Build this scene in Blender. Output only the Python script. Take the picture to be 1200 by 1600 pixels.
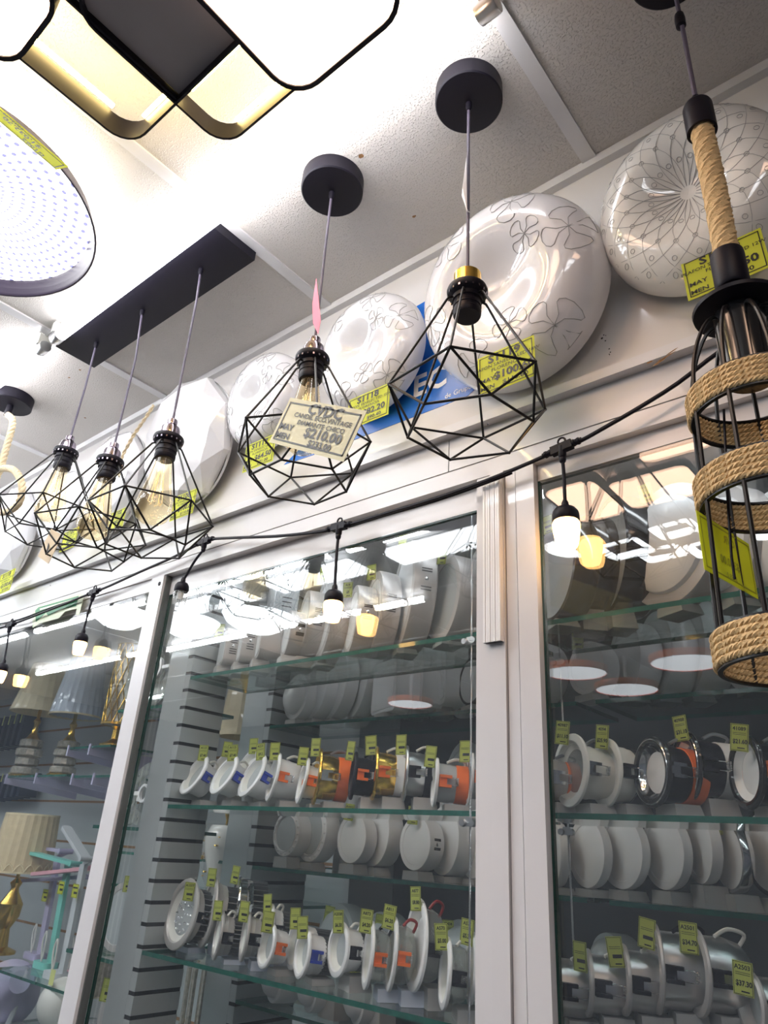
import bpy, math, random
from mathutils import Vector, Matrix
random.seed(7)
PI = math.pi
for o in list(bpy.data.objects): bpy.data.objects.remove(o, do_unlink=True)
SC = bpy.context.scene
COL = SC.collection

# ------------------------------------------------------------------ camera
YAW, PITCH, ROLL, FPX, EYE = math.radians(-41.13), math.radians(25.43), math.radians(3.77), 1107.7, 1.55
_cy, _sy, _cp, _sp = math.cos(YAW), math.sin(YAW), math.cos(PITCH), math.sin(PITCH)
FW = Vector((_sy*_cp, _cy*_cp, _sp)); _r = Vector((_cy, -_sy, 0)); _u = _r.cross(FW)
RT = _r*math.cos(ROLL) + _u*math.sin(ROLL); UP = -_r*math.sin(ROLL) + _u*math.cos(ROLL)
cd = bpy.data.cameras.new('camera'); cam = bpy.data.objects.new('camera', cd); COL.objects.link(cam)
cd.sensor_fit = 'VERTICAL'; cd.sensor_height = 36; cd.lens = FPX/1600*36; cd.clip_start = .01
mw = Matrix.Identity(4)
for i in range(3): mw[i][0], mw[i][1], mw[i][2] = RT[i], UP[i], -FW[i]
mw.translation = (0, 0, EYE); cam.matrix_world = mw
SC.camera = cam

# ------------------------------------------------------------------ light levels
SC.view_settings.view_transform = 'Standard'; SC.view_settings.look = 'None'
SC.view_settings.gamma = 1; SC.view_settings.use_curve_mapping = False
SC.view_settings.exposure = 0.3
W = bpy.data.worlds.new('World'); SC.world = W; W.use_nodes = True
W.node_tree.nodes['Background'].inputs[0].default_value = (.80, .87, 1, 1)
W.node_tree.nodes['Background'].inputs[1].default_value = .25
TUBE = 15.0      # emission of the fluorescent tubes
SHADE = 7.5      # lit white diffusers of the ceiling lamps
BULB = 13.0       # lit festoon bulbs

# pixel of the photograph -> point of the place
def ray(px, py): return RT*(px-600) - UP*(py-800) + FW*FPX
def Y(px, py, y): d = ray(px, py); d = d*(y/d.y); return Vector((d.x, y, d.z+EYE))
def Z(px, py, z): d = ray(px, py); d = d*((z-EYE)/d.z); return Vector((d.x, d.y, z))
def pr(p):
    v = Vector(p)-Vector((0, 0, EYE)); w = v.dot(FW)
    return Vector((600+FPX*v.dot(RT)/w, 800-FPX*v.dot(UP)/w))

# ------------------------------------------------------------------ materials
def ntm(name):
    m = bpy.data.materials.new(name); m.use_nodes = True
    nt = m.node_tree; return m, nt, nt.nodes['Principled BSDF'], nt.nodes['Material Output']
def noise_bump(nt, b, scale, strength, detail=3, dist=.002):
    tc = nt.nodes.new('ShaderNodeTexCoord'); n = nt.nodes.new('ShaderNodeTexNoise'); bp = nt.nodes.new('ShaderNodeBump')
    n.inputs['Scale'].default_value = scale; n.inputs['Detail'].default_value = detail
    bp.inputs['Strength'].default_value = strength; bp.inputs['Distance'].default_value = dist
    nt.links.new(tc.outputs['Object'], n.inputs['Vector']); nt.links.new(n.outputs['Fac'], bp.inputs['Height'])
    nt.links.new(bp.outputs['Normal'], b.inputs['Normal']); return tc, n, bp
def mat(name, col, rough=.5, metal=0, var=.04, scale=25, bump=0, bscale=200, coat=0, alpha=1, sss=0, trans=0, spec=None):
    m, nt, b, out = ntm(name)
    b.inputs['Roughness'].default_value = rough; b.inputs['Metallic'].default_value = metal
    tc = nt.nodes.new('ShaderNodeTexCoord'); n = nt.nodes.new('ShaderNodeTexNoise'); n.inputs['Scale'].default_value = scale
    mx = nt.nodes.new('ShaderNodeMix'); mx.data_type = 'RGBA'
    mx.inputs[6].default_value = (*[c*(1-var) for c in col], 1); mx.inputs[7].default_value = (*[min(1, c*(1+var)) for c in col], 1)
    nt.links.new(tc.outputs['Object'], n.inputs['Vector']); nt.links.new(n.outputs['Fac'], mx.inputs[0])
    nt.links.new(mx.outputs[2], b.inputs['Base Color'])
    if bump: 
        n2 = nt.nodes.new('ShaderNodeTexNoise'); n2.inputs['Scale'].default_value = bscale; bp = nt.nodes.new('ShaderNodeBump')
        bp.inputs['Strength'].default_value = bump; bp.inputs['Distance'].default_value = .001
        nt.links.new(tc.outputs['Object'], n2.inputs['Vector']); nt.links.new(n2.outputs['Fac'], bp.inputs['Height']); nt.links.new(bp.outputs['Normal'], b.inputs['Normal'])
    if coat: b.inputs['Coat Weight'].default_value = coat; b.inputs['Coat Roughness'].default_value = .03
    if trans: b.inputs['Transmission Weight'].default_value = trans
    if spec is not None: b.inputs['Specular IOR Level'].default_value = spec
    return m
def emis(name, col, s):
    m, nt, b, out = ntm(name)
    tc = nt.nodes.new('ShaderNodeTexCoord'); n = nt.nodes.new('ShaderNodeTexNoise'); n.inputs['Scale'].default_value = 9
    mx = nt.nodes.new('ShaderNodeMix'); mx.data_type = 'RGBA'
    mx.inputs[6].default_value = (*[c*.97 for c in col], 1); mx.inputs[7].default_value = (*col, 1)
    nt.links.new(tc.outputs['Object'], n.inputs['Vector']); nt.links.new(n.outputs['Fac'], mx.inputs[0]); nt.links.new(mx.outputs[2], b.inputs['Emission Color'])
    b.inputs['Base Color'].default_value = (.8, .8, .8, 1); b.inputs['Emission Strength'].default_value = s
    return m
def glass(name, tint, ior=1.5, rough=0.0, haze=0, hazecol=(.8, .85, .85), gain=1):
    m, nt, b, out = ntm(name); nt.nodes.remove(b)
    tr = nt.nodes.new('ShaderNodeBsdfTransparent'); gl = nt.nodes.new('ShaderNodeBsdfGlossy'); fr = nt.nodes.new('ShaderNodeFresnel'); mx = nt.nodes.new('ShaderNodeMixShader')
    tc = nt.nodes.new('ShaderNodeTexCoord'); n = nt.nodes.new('ShaderNodeTexNoise'); n.inputs['Scale'].default_value = 3
    cm = nt.nodes.new('ShaderNodeMix'); cm.data_type = 'RGBA'; cm.inputs[6].default_value = (*[c*.985 for c in tint], 1); cm.inputs[7].default_value = (*tint, 1)
    nt.links.new(tc.outputs['Object'], n.inputs['Vector']); nt.links.new(n.outputs['Fac'], cm.inputs[0]); nt.links.new(cm.outputs[2], tr.inputs[0])
    gl.inputs['Roughness'].default_value = rough; gl.inputs['Color'].default_value = (1, 1, 1, 1)
    ge = nt.nodes.new('ShaderNodeNewGeometry'); io = nt.nodes.new('ShaderNodeMix'); io.data_type = 'FLOAT'      # same reflectance on both faces of the sheet
    io.inputs[2].default_value = ior; io.inputs[3].default_value = 1/ior
    nt.links.new(ge.outputs['Backfacing'], io.inputs[0]); nt.links.new(io.outputs[0], fr.inputs['IOR'])
    f = fr.outputs[0]
    if gain != 1:
        mm = nt.nodes.new('ShaderNodeMath'); mm.operation = 'MULTIPLY'; mm.use_clamp = True; mm.inputs[1].default_value = gain
        nt.links.new(f, mm.inputs[0]); f = mm.outputs[0]
    nt.links.new(f, mx.inputs[0])
    a = tr.outputs[0]
    if haze:
        df = nt.nodes.new('ShaderNodeBsdfDiffuse'); df.inputs[0].default_value = (*hazecol, 1); m2 = nt.nodes.new('ShaderNodeMixShader'); m2.inputs[0].default_value = haze
        nt.links.new(a, m2.inputs[1]); nt.links.new(df.outputs[0], m2.inputs[2]); a = m2.outputs[0]
    nt.links.new(a, mx.inputs[1]); nt.links.new(gl.outputs[0], mx.inputs[2]); nt.links.new(mx.outputs[0], out.inputs[0])
    return m

M = {}
M['white_gloss'] = mat('white_gloss_panel', (.69, .665, .65), .16, var=.02, scale=4, coat=.3)
M['frame'] = mat('white_aluminium', (.66, .65, .66), .28, var=.03, scale=6, coat=.25, bump=.05, bscale=60)
M['gasket'] = mat('dark_gasket', (.09, .10, .10), .5)
M['door_edge'] = mat('dark_glass_edge', (.012, .045, .038), .15, var=.2, scale=60)
M['green_edge'] = mat('green_glass_edge', (.012, .11, .082), .12, var=.5, scale=60, coat=.5)
M['black'] = mat('matt_black_metal', (.007, .006, .012), .45, var=.1, bump=.05, spec=.22)
M['cage'] = mat('black_wire', (.008, .007, .007), .36, var=.1, spec=.35)
M['blackgloss'] = mat('gloss_black', (.012, .012, .014), .15, coat=.5)
M['cord'] = mat('purple_grey_cord', (.10, .085, .13), .5, bump=.2, bscale=900)
M['gold'] = mat('brushed_gold', (.85, .55, .12), .22, 1)
M['nickel'] = mat('dark_nickel', (.23, .20, .24), .14, 1)
M['chrome'] = mat('chrome', (.75, .76, .78), .12, 1)
M['alu'] = mat('spun_aluminium', (.62, .62, .63), .3, 1, bump=.1, bscale=90)
M['fin'] = mat('grey_heat_sink', (.33, .34, .36), .35, .8)
M['silver'] = mat('satin_silver_paint', (.50, .48, .47), .4, .35)
M['jute'] = mat('jute', (.66, .47, .24), .9, var=.3, scale=260, bump=.9, bscale=700)
M['jute_pale'] = mat('pale_jute', (.78, .64, .42), .9, var=.25, scale=260, bump=.8, bscale=700)
M['acrylic'] = mat('white_acrylic', (.82, .81, .83), .10, var=.015, coat=.8)
M['acrylic_cream'] = mat('cream_acrylic', (.86, .85, .80), .10, var=.015, coat=.8)
M['print'] = mat('grey_print', (.34, .34, .34), .4)
M['white'] = mat('white_enamel', (.82, .82, .83), .32, coat=.2)
M['offwhite'] = mat('off_white_plastic', (.74, .74, .70), .4, coat=.15)
M['diffuser'] = mat('opal_diffuser', (.80, .81, .82), .35, coat=.2)
M['greydiff'] = mat('grey_opal_diffuser', (.42, .45, .46), .3, coat=.3)
M['grey'] = mat('grey_laminate', (.42, .45, .46), .45, var=.03)
M['greyfront'] = mat('grey_board', (.40, .43, .44), .35, coat=.15, var=.03)
M['slot'] = mat('dark_slot', (.010, .010, .014), .5)
M['back'] = mat('dark_back_wall', (.045, .052, .056), .5, var=.2, scale=3)
M['stand'] = mat('grey_display_block', (.46, .45, .44), .5)
M['blueblock'] = mat('pale_blue_block', (.50, .56, .68), .5)
M['orange'] = mat('orange_plastic', (.85, .17, .03), .35)
M['blue'] = mat('blue_plastic', (.02, .05, .42), .35)
M['blueprint'] = mat('blue_sticker', (.01, .13, .52), .25)
M['yellow'] = mat('yellow_card', (.74, .77, .07), .6, var=.03)
M['yellowpale'] = mat('pale_yellow_card', (.70, .74, .28), .6, var=.03)
def card(name, col):
    m, nt, b, out = ntm(name); tc = nt.nodes.new('ShaderNodeTexCoord'); n = nt.nodes.new('ShaderNodeTexNoise'); n.inputs['Scale'].default_value = 30
    mx = nt.nodes.new('ShaderNodeMix'); mx.data_type = 'RGBA'; mx.inputs[6].default_value = (*[c*.95 for c in col], 1); mx.inputs[7].default_value = (*col, 1)
    nt.links.new(tc.outputs['Object'], n.inputs['Vector']); nt.links.new(n.outputs['Fac'], mx.inputs[0]); nt.links.new(mx.outputs[2], b.inputs['Base Color']); b.inputs['Roughness'].default_value = .6
    tl = nt.nodes.new('ShaderNodeBsdfTranslucent'); nt.links.new(mx.outputs[2], tl.inputs[0]); ms = nt.nodes.new('ShaderNodeMixShader'); ms.inputs[0].default_value = .5
    nt.links.new(b.outputs[0], ms.inputs[1]); nt.links.new(tl.outputs[0], ms.inputs[2]); nt.links.new(ms.outputs[0], out.inputs[0]); return m
M['yellow'] = card('yellow_card_paper', (.80, .83, .09)); M['yellowtag'] = card('small_yellow_card', (.66, .72, .17))
M['creamcard'] = mat('cream_card', (.60, .59, .40), .6, var=.03)
M['kraft'] = mat('kraft_card', (.55, .42, .27), .7)
M['pink'] = mat('pink_card', (.80, .22, .33), .6)
M['ink'] = mat('black_ink', (.012, .012, .012), .5)
M['faint'] = mat('faint_ink', (.50, .50, .05), .6)
M['greensign'] = mat('green_sticker', (.005, .17, .055), .4)
M['paleSign'] = mat('pale_sticker', (.62, .68, .50), .5)
M['brown'] = mat('brown_scrape', (.25, .13, .05), .8, var=.5, scale=120)
M['cream'] = mat('cream_pleated_cloth', (.88, .76, .50), .45, var=.12, scale=40, coat=.5)
M['beige'] = mat('beige_pleated_cloth', (.74, .60, .38), .5, var=.15, scale=60, coat=.4)
M['bluecloth'] = mat('pale_blue_cloth', (.62, .70, .82), .4, var=.1, scale=40, coat=.6)
M['lavender'] = mat('lavender_plastic', (.50, .47, .66), .35)
M['teal'] = mat('teal_plastic', (.22, .62, .54), .35)
M['pinkp'] = mat('pink_plastic', (.80, .42, .48), .35)
M['palegrey'] = mat('pale_grey_plastic', (.58, .61, .64), .35)
M['navy'] = mat('navy_pack', (.02, .03, .07), .35, var=.3)
M['crystal'] = mat('cut_crystal', (.62, .58, .50), .08, .55, var=.6, scale=110, bump=1, bscale=170)
M['red'] = mat('dark_red_plastic', (.30, .02, .02), .35)
M['floorm'] = mat('grey_floor', (.16, .155, .15), .3)
M['roomwall'] = mat('shop_wall', (.14, .16, .20), .5, var=.25, scale=1.2)
M['glass'] = glass('door_glass', (.985, .995, .99), 1.70, gain=1.15, haze=.012, hazecol=(.8, .9, .92))
M['shelfglass'] = glass('shelf_glass', (.90, .96, .945), 1.5)
M['clear'] = glass('clear_glass', (.93, .93, .93), 1.5, haze=.08)
M['amber'] = glass('amber_glass', (.985, .91, .74), 1.5, haze=.035, hazecol=(.9, .65, .25))
M['smoke'] = glass('smoky_plastic', (.75, .78, .76), 1.45, haze=.28, hazecol=(.55, .58, .56))
M['filament'] = emis('gold_filament', (1, .62, .12), .55)  # filaments are unlit; a faint glow stands in for their golden shine
M['tube'] = emis('tube_light', (.97, .96, 1), TUBE)
M['lit'] = emis('lit_diffuser', (1, .64, .44), SHADE)
M['litbowl'] = emis('lit_white_bowl', (.92, .96, 1), 9)
M['litring'] = emis('lit_ring', (.93, .96, 1), 8)
M['warmstrip'] = emis('warm_strip', (1, .72, .26), 45)
M['litdisc'] = emis('lit_disc', (.9, .95, 1), 2.2)
M['halo'] = emis('halo_strip_light', (1, .93, .78), 16)
M['aisle'] = emis('aisle_tube_light', (.90, .95, 1), 42)
M['strip'] = emis('added_fill_strip', (.90, .95, 1), 13)  # for the fill strips added inside the cabinets
M['litbulb'] = emis('lit_bulb', (1, .52, .15), BULB)
def ceiling_mat():
    m, nt, b, out = ntm('textured_ceiling_tile')
    tc = nt.nodes.new('ShaderNodeTexCoord'); b.inputs['Roughness'].default_value = .6
    n = nt.nodes.new('ShaderNodeTexNoise'); n.inputs['Scale'].default_value = 300; n.inputs['Detail'].default_value = 1.5; n.inputs['Distortion'].default_value = .2
    rp = nt.nodes.new('ShaderNodeValToRGB'); rp.color_ramp.elements[0].position = .52; rp.color_ramp.elements[1].position = .78
    bp = nt.nodes.new('ShaderNodeBump'); bp.inputs['Strength'].default_value = .8; bp.inputs['Distance'].default_value = .0016
    n2 = nt.nodes.new('ShaderNodeTexNoise'); n2.inputs['Scale'].default_value = 3; mx = nt.nodes.new('ShaderNodeMix'); mx.data_type = 'RGBA'
    mx.inputs[6].default_value = (.52, .49, .465, 1); mx.inputs[7].default_value = (.62, .59, .56, 1)
    nt.links.new(tc.outputs['Object'], n.inputs['Vector']); nt.links.new(n.outputs['Fac'], rp.inputs[0]); nt.links.new(rp.outputs[0], bp.inputs['Height'])
    nt.links.new(bp.outputs['Normal'], b.inputs['Normal']); nt.links.new(tc.outputs['Object'], n2.inputs['Vector']); nt.links.new(n2.outputs['Fac'], mx.inputs[0]); nt.links.new(mx.outputs[2], b.inputs['Base Color'])
    return m
M['ceiling'] = ceiling_mat()
def ribbed_lit():
    m, nt, b, out = ntm('lit_crystal_panel'); tc = nt.nodes.new('ShaderNodeTexCoord')
    sep = nt.nodes.new('ShaderNodeSeparateXYZ'); at = nt.nodes.new('ShaderNodeMath'); at.operation = 'ARCTAN2'
    nt.links.new(tc.outputs['Object'], sep.inputs[0]); nt.links.new(sep.outputs[1], at.inputs[0]); nt.links.new(sep.outputs[0], at.inputs[1])
    ln = nt.nodes.new('ShaderNodeVectorMath'); ln.operation = 'LENGTH'; nt.links.new(tc.outputs['Object'], ln.inputs[0])
    def wave(k, r):
        a = nt.nodes.new('ShaderNodeMath'); a.operation = 'MULTIPLY'; a.inputs[1].default_value = k; nt.links.new(at.outputs[0], a.inputs[0])
        c = nt.nodes.new('ShaderNodeMath'); c.operation = 'MULTIPLY'; c.inputs[1].default_value = r; nt.links.new(ln.outputs['Value'], c.inputs[0])
        s = nt.nodes.new('ShaderNodeMath'); s.operation = 'ADD'; nt.links.new(a.outputs[0], s.inputs[0]); nt.links.new(c.outputs[0], s.inputs[1])
        t = nt.nodes.new('ShaderNodeMath'); t.operation = 'SINE'; nt.links.new(s.outputs[0], t.inputs[0]); return t.outputs[0]
    p = nt.nodes.new('ShaderNodeMath'); p.operation = 'MULTIPLY'; nt.links.new(wave(40, 90), p.inputs[0]); nt.links.new(wave(-22, 260), p.inputs[1])
    rp = nt.nodes.new('ShaderNodeValToRGB'); rp.color_ramp.elements[0].position = .48; rp.color_ramp.elements[1].position = .56
    rp.color_ramp.elements[0].color = (1, 1, 1, 1); rp.color_ramp.elements[1].color = (.05, .05, .11, 1)
    nt.links.new(p.outputs[0], rp.inputs[0]); nt.links.new(rp.outputs[0], b.inputs['Emission Color']); b.inputs['Emission Strength'].default_value = 7.5
    b.inputs['Base Color'].default_value = (.6, .6, .65, 1); return m
M['ribbed'] = ribbed_lit()

# ------------------------------------------------------------------ geometry builder
class G:
    def __init__(s): s.v = []; s.f = []; s.m = []; s.T = Matrix.Identity(4); s.mi = 0
    def add(s, vs, fs, mi=None):
        n = len(s.v); s.v += [tuple(s.T @ Vector(v)) for v in vs]; s.f += [tuple(i+n for i in f) for f in fs]; s.m += [s.mi if mi is None else mi]*len(fs); return s
    def box(s, x0, x1, y0, y1, z0, z1):
        vs = [(x, y, z) for x in (x0, x1) for y in (y0, y1) for z in (z0, z1)]
        return s.add(vs, [(0, 1, 3, 2), (4, 6, 7, 5), (0, 4, 5, 1), (2, 3, 7, 6), (0, 2, 6, 4), (1, 5, 7, 3)])
    def cbox(s, c, d): return s.box(c[0]-d[0]/2, c[0]+d[0]/2, c[1]-d[1]/2, c[1]+d[1]/2, c[2]-d[2]/2, c[2]+d[2]/2)
    def lathe(s, prof, n=36, closed=False, rot=0, ax='z'):
        vs = []; fs = []; k = len(prof)
        for i in range(n):
            a = rot+2*PI*i/n; c, q = math.cos(a), math.sin(a)
            for r, z in prof:
                vs.append((r*c, r*q, z) if ax == 'z' else ((r*c, -z, r*q) if ax == 'y' else (z, r*c, r*q)))
        for i in range(n):
            j = (i+1) % n
            for t in range(k-1 if not closed else k):
                u = (t+1) % k; fs.append((i*k+t, j*k+t, j*k+u, i*k+u))
        return s.add(vs, fs)
    def disc(s, r, z, n=36): return s.lathe([(0.0001, z), (r, z)], n)
    def tube(s, pts, r, n=6, closed=False, cap=True, rf=None):
        pts = [Vector(p) for p in pts]; N = len(pts); vs = []; fs = []; prev = None
        for i, p in enumerate(pts):
            if closed: d = pts[(i+1) % N]-pts[i-1]
            else: d = pts[min(i+1, N-1)]-pts[max(i-1, 0)]
            if d.length < 1e-9: d = Vector((0, 0, 1))
            d.normalize()
            if prev is None: e = d.orthogonal().normalized()
            else:
                e = prev-d*prev.dot(d); e = e.normalized() if e.length > 1e-6 else d.orthogonal().normalized()
            prev = e; b = d.cross(e); rr = r if rf is None else rf(i/(max(1, N-1)))
            for k in range(n):
                a = 2*PI*k/n; vs.append(p+(e*math.cos(a)+b*math.sin(a))*rr)
        for i in range(N if closed else N-1):
            j = (i+1) % N
            for k in range(n): l = (k+1) % n; fs.append((i*n+k, i*n+l, j*n+l, j*n+k))
        if cap and not closed: fs.append(tuple(range(n))[::-1]); fs.append(tuple((N-1)*n+k for k in range(n)))
        return s.add(vs, fs)
    def prism(s, poly, z0, z1):
        n = len(poly); vs = [(x, y, z0) for x, y in poly]+[(x, y, z1) for x, y in poly]
        return s.add(vs, [tuple(range(n))[::-1], tuple(range(n, 2*n))]+[(i, (i+1) % n, n+(i+1) % n, n+i) for i in range(n)])
    def ring(s, outer, inner, z0, z1):
        n = len(outer); vs = [(*p, z) for z in (z0, z1) for p in outer]+[(*p, z) for z in (z0, z1) for p in inner]; fs = []
        for i in range(n):
            j = (i+1) % n; fs += [(i, j, n+j, n+i), (2*n+j, 2*n+i, 3*n+i, 3*n+j), (i, 2*n+i, 2*n+j, j), (n+i, n+j, 3*n+j, 3*n+i)]
        return s.add(vs, fs)
    def build(s, name, m, parent=None, smooth=True, angle=35, local=False):
        me = bpy.data.meshes.new(name); off = Vector((0, 0, 0))
        if parent is not None and not local:
            inv = world(parent).inverted(); vs = [tuple(inv @ Vector(v)) for v in s.v]
        else: vs = s.v
        me.from_pydata(vs, [], s.f); me.update()
        for mm in (m if isinstance(m, (list, tuple)) else [m]): me.materials.append(mm)
        me.polygons.foreach_set('material_index', s.m)
        if smooth:
            me.polygons.foreach_set('use_smooth', [True]*len(s.f)); me.set_sharp_from_angle(angle=math.radians(angle))
        o = bpy.data.objects.new(name, me); COL.objects.link(o)
        if parent is not None: o.parent = parent
        return o
def world(o):
    m = o.matrix_basis.copy(); p = o.parent
    while p is not None: m = p.matrix_basis @ m; p = p.parent
    return m
def rrect(x0, x1, y0, y1, r, n=6):
    out = []
    for cx, cy, a0 in ((x1-r, y0+r, -90), (x1-r, y1-r, 0), (x0+r, y1-r, 90), (x0+r, y0+r, 180)):
        for k in range(n+1): a = math.radians(a0+90*k/n); out.append((cx+r*math.cos(a), cy+r*math.sin(a)))
    return out
def tag(o, label, cat, group=None): 
    o['label'] = label; o['category'] = cat
    if group: o['group'] = group
    return o
def empty(name, loc, label, cat, group=None, rot=None):
    o = bpy.data.objects.new(name, None); COL.objects.link(o); o.empty_display_size = .02
    mb = (rot.to_4x4() if rot is not None else Matrix.Identity(4)); mb.translation = Vector(loc); o.matrix_basis = mb
    return tag(o, label, cat, group)
def struct(o): o['kind'] = 'structure'; return o

# lettering: text turned into mesh faces lying in local XY, facing +Z
_tc = {}
def text_faces(s, size, bold=0, align='CENTER'):
    key = (s, round(size, 5), bold, align)
    if key in _tc: return _tc[key]
    c = bpy.data.curves.new('t', 'FONT'); c.body = s; c.size = size; c.align_x = align; c.resolution_u = 2; c.offset = bold*size
    o = bpy.data.objects.new('t', c); COL.objects.link(o)
    bpy.context.view_layer.update()
    me = o.evaluated_get(bpy.context.evaluated_depsgraph_get()).to_mesh()
    r = ([tuple(v.co) for v in me.vertices], [tuple(p.vertices) for p in me.polygons])
    o.to_mesh_clear(); bpy.data.objects.remove(o); bpy.data.curves.remove(c); _tc[key] = r; return r
def put_text(g, s, x, y, size, z=.0008, bold=.012, align='CENTER', sx=1.0):
    vs, fs = text_faces(s, size, bold, align)
    g.add([(v[0]*sx+x, v[1]+y, z) for v in vs], fs)
def frame_lines(g, w, h, inset, t, z):
    a, b = w/2-inset, h/2-inset
    for x0, x1, y0, y1 in ((-a, a, b-t, b), (-a, a, -b, -b+t), (-a, -a+t, -b, b), (a-t, a, -b, b)): g.box(x0, x1, y0, y1, z-.0003, z)
def price_tag(parent, mtx, w, h, lines, m='yellow', ink='ink', name='price_tag', small=False, curl=0, mirror=False):
    """card in local XY facing +Z; lines: (text, x, y, size, align) in units of card width / height"""
    g = G(); g.T = mtx; g.box(-w/2, w/2, -h/2, h/2, -.0006, 0); card = g.build(name, M[m], parent, local=True)
    g = G(); g.T = mtx if not mirror else mtx @ Matrix.Diagonal((-1, 1, 1, 1))
    frame_lines(g, w, h, .035*w, .012*w, .0006)
    for t in lines:
        s, x, y, sz, al = t[:5]; put_text(g, s, x*w, y*h, sz*h, .0006, .032 if sz > .16 else (.018 if sz > .12 else .006), al, t[5] if len(t) > 5 else 1)
    g.build('lettering', M[ink], card, local=True) if False else _child(g, 'lettering', M[ink], card)
    return card
def _child(g, name, m, par): return g.build(name, m, par, local=True, smooth=False)
def basis(o, ux, uy):
    ux = Vector(ux).normalized(); uy = Vector(uy); uy = (uy-ux*uy.dot(ux)).normalized(); uz = ux.cross(uy)
    m = Matrix.Identity(4)
    for i in range(3): m[i][0], m[i][1], m[i][2] = ux[i], uy[i], uz[i]
    m.translation = Vector(o); return m

# ================================================================== THE ROOM
def sbox(name, m, *b): g = G(); g.box(*b); return struct(g.build(name, m, smooth=False))
YF = .82                      # face of the cabinet front
ZC = 2.61                     # ceiling
XL, XR = -6.5, 1.3
sbox('ceiling', M['ceiling'], XL, XR, -3.2, .86, ZC, ZC+.03)
sbox('floor', M['floorm'], XL, XR, -3.2, 1.66, -.03, 0)
sbox('wall_back', M['roomwall'], XL, XR, -3.23, -3.2, 0, ZC)
sbox('wall_left', M['roomwall'], XL-.03, XL, -3.2, 1.66, 0, ZC)
sbox('wall_right', M['roomwall'], XR, XR+.03, -3.2, 1.66, 0, ZC)
sbox('wall_rear', M['back'], -1.30, XR, 1.62, 1.66, 0, 2.16)
sbox('trim_1', M['white'], XL, XR, .862, 1.66, 2.14, 2.16)             # roof board of the cabinets
sbox('wall_front', M['white_gloss'], XL, XR, YF, .86, 2.165, ZC)        # glossy sign panel above the doors
sbox('trim_2', M['frame'], XL, XR, .806, YF, 2.592, ZC)                 # crown strip
tr = sbox('trim_3', M['frame'], XL, XR, .804, YF, 2.166, 2.182)         # ledge strip
sbox('trim_4', M['frame'], XL, -.585, YF, .86, 2.106, 2.165)
sbox('trim_5', M['frame'], -.583, XR, YF, .86, 2.106, 2.165)
sbox('trim_6', M['frame'], XL, XR, YF+.001, .86, 2.077, 2.1045)
sbox('trim_7', M['gasket'], XL, XR, .845, .858, 2.056, 2.077)
sbox('wall_low', M['frame'], XL, XR, YF, .86, 0, 1.0)
sbox('trim_8', M['frame'], -.482, -.4655, YF+.004, .86, 1.0, 2.077)
sbox('trim_9', M['frame'], -.507, -.4835, YF, .86, 1.0, 2.077)
# ceiling grid
k = 10
for x in (-.302, -.906, -1.510, -2.114, -2.718, -3.322, -3.926, .303, .907):
    sbox('trim_%d' % k, M['frame'], x-.012, x+.012, -3.2, .806, ZC-.004, ZC); k += 1
for y in (.495, -.115, -.725, -1.335, -1.945):
    sbox('trim_%d' % k, M['frame'], XL, XR, y-.012, y+.012, ZC-.0045, ZC-.0005); k += 1
# screws and marks on the ledge and panel
g = G()
for px, py in ((108, 897), (394/5+0, 840+373/5), (394, 798), (762, 663)):
    p = Y(px, py, .8035); g.T = Matrix.Translation(p); g.lathe([(.0001, .0006), (.0016, .0006), (.0018, 0)], 10, ax='y')
sc = g.build('screw', M['black'], tr)
g = G()
for px, py, w, h, a in ((1040, 558, .03, .0025, .25), (1030, 566, .022, .003, .3), (1050, 549, .018, .0018, .3), (1015, 566, .01, .003, 0)):
    p = Y(px, py, .8038); T = Matrix.Translation(p) @ Matrix.Rotation(-a, 4, 'Y'); g.T = T
    g.add([(-w/2, 0, 0), (-w*.2, 0, -h/2), (w*.3, 0, -h*.3), (w/2, 0, .0004), (w*.2, 0, h/2), (-w*.3, 0, h*.35)], [(0, 1, 2, 3, 4, 5)])
g.build('scrape_mark', M['brown'], tr, smooth=False)
g = G(); rng = random.Random(3)
for px, py in ((945, 523), (943, 530), (951, 548), (953, 554), (1175, 117), (1050, 193), (900, 546)):
    for _ in range(2):
        p = Y(px+rng.uniform(-3, 3), py+rng.uniform(-3, 3), .8195); r = rng.uniform(.0008, .0018)
        g.T = Matrix.Translation(p); g.add([(r*rng.uniform(.5, 1.3)*math.cos(a), 0, r*rng.uniform(.5, 1.3)*math.sin(a)) for a in [i*PI/4 for i in range(8)]], [tuple(range(8))])
wf = bpy.data.objects['wall_front']; g.build('speck_mark', M['ink'], wf, smooth=False)
g = G()
for px, py, r in ((564, 244, .006), (647, 338, .004), (766, 187, .002), (125, 578, .0045), (108, 590, .004), (133, 653, .004)):
    p = Z(px, py, ZC-.0004); g.T = Matrix.Translation(p); g.add([(r*math.cos(a)*rng.uniform(.6, 1.1), r*math.sin(a)*rng.uniform(.4, .9), 0) for a in [i*PI/5 for i in range(10)]], [tuple(range(10))])
g.build('hole_mark', M['brown'], bpy.data.objects['ceiling'], smooth=False)

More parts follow.
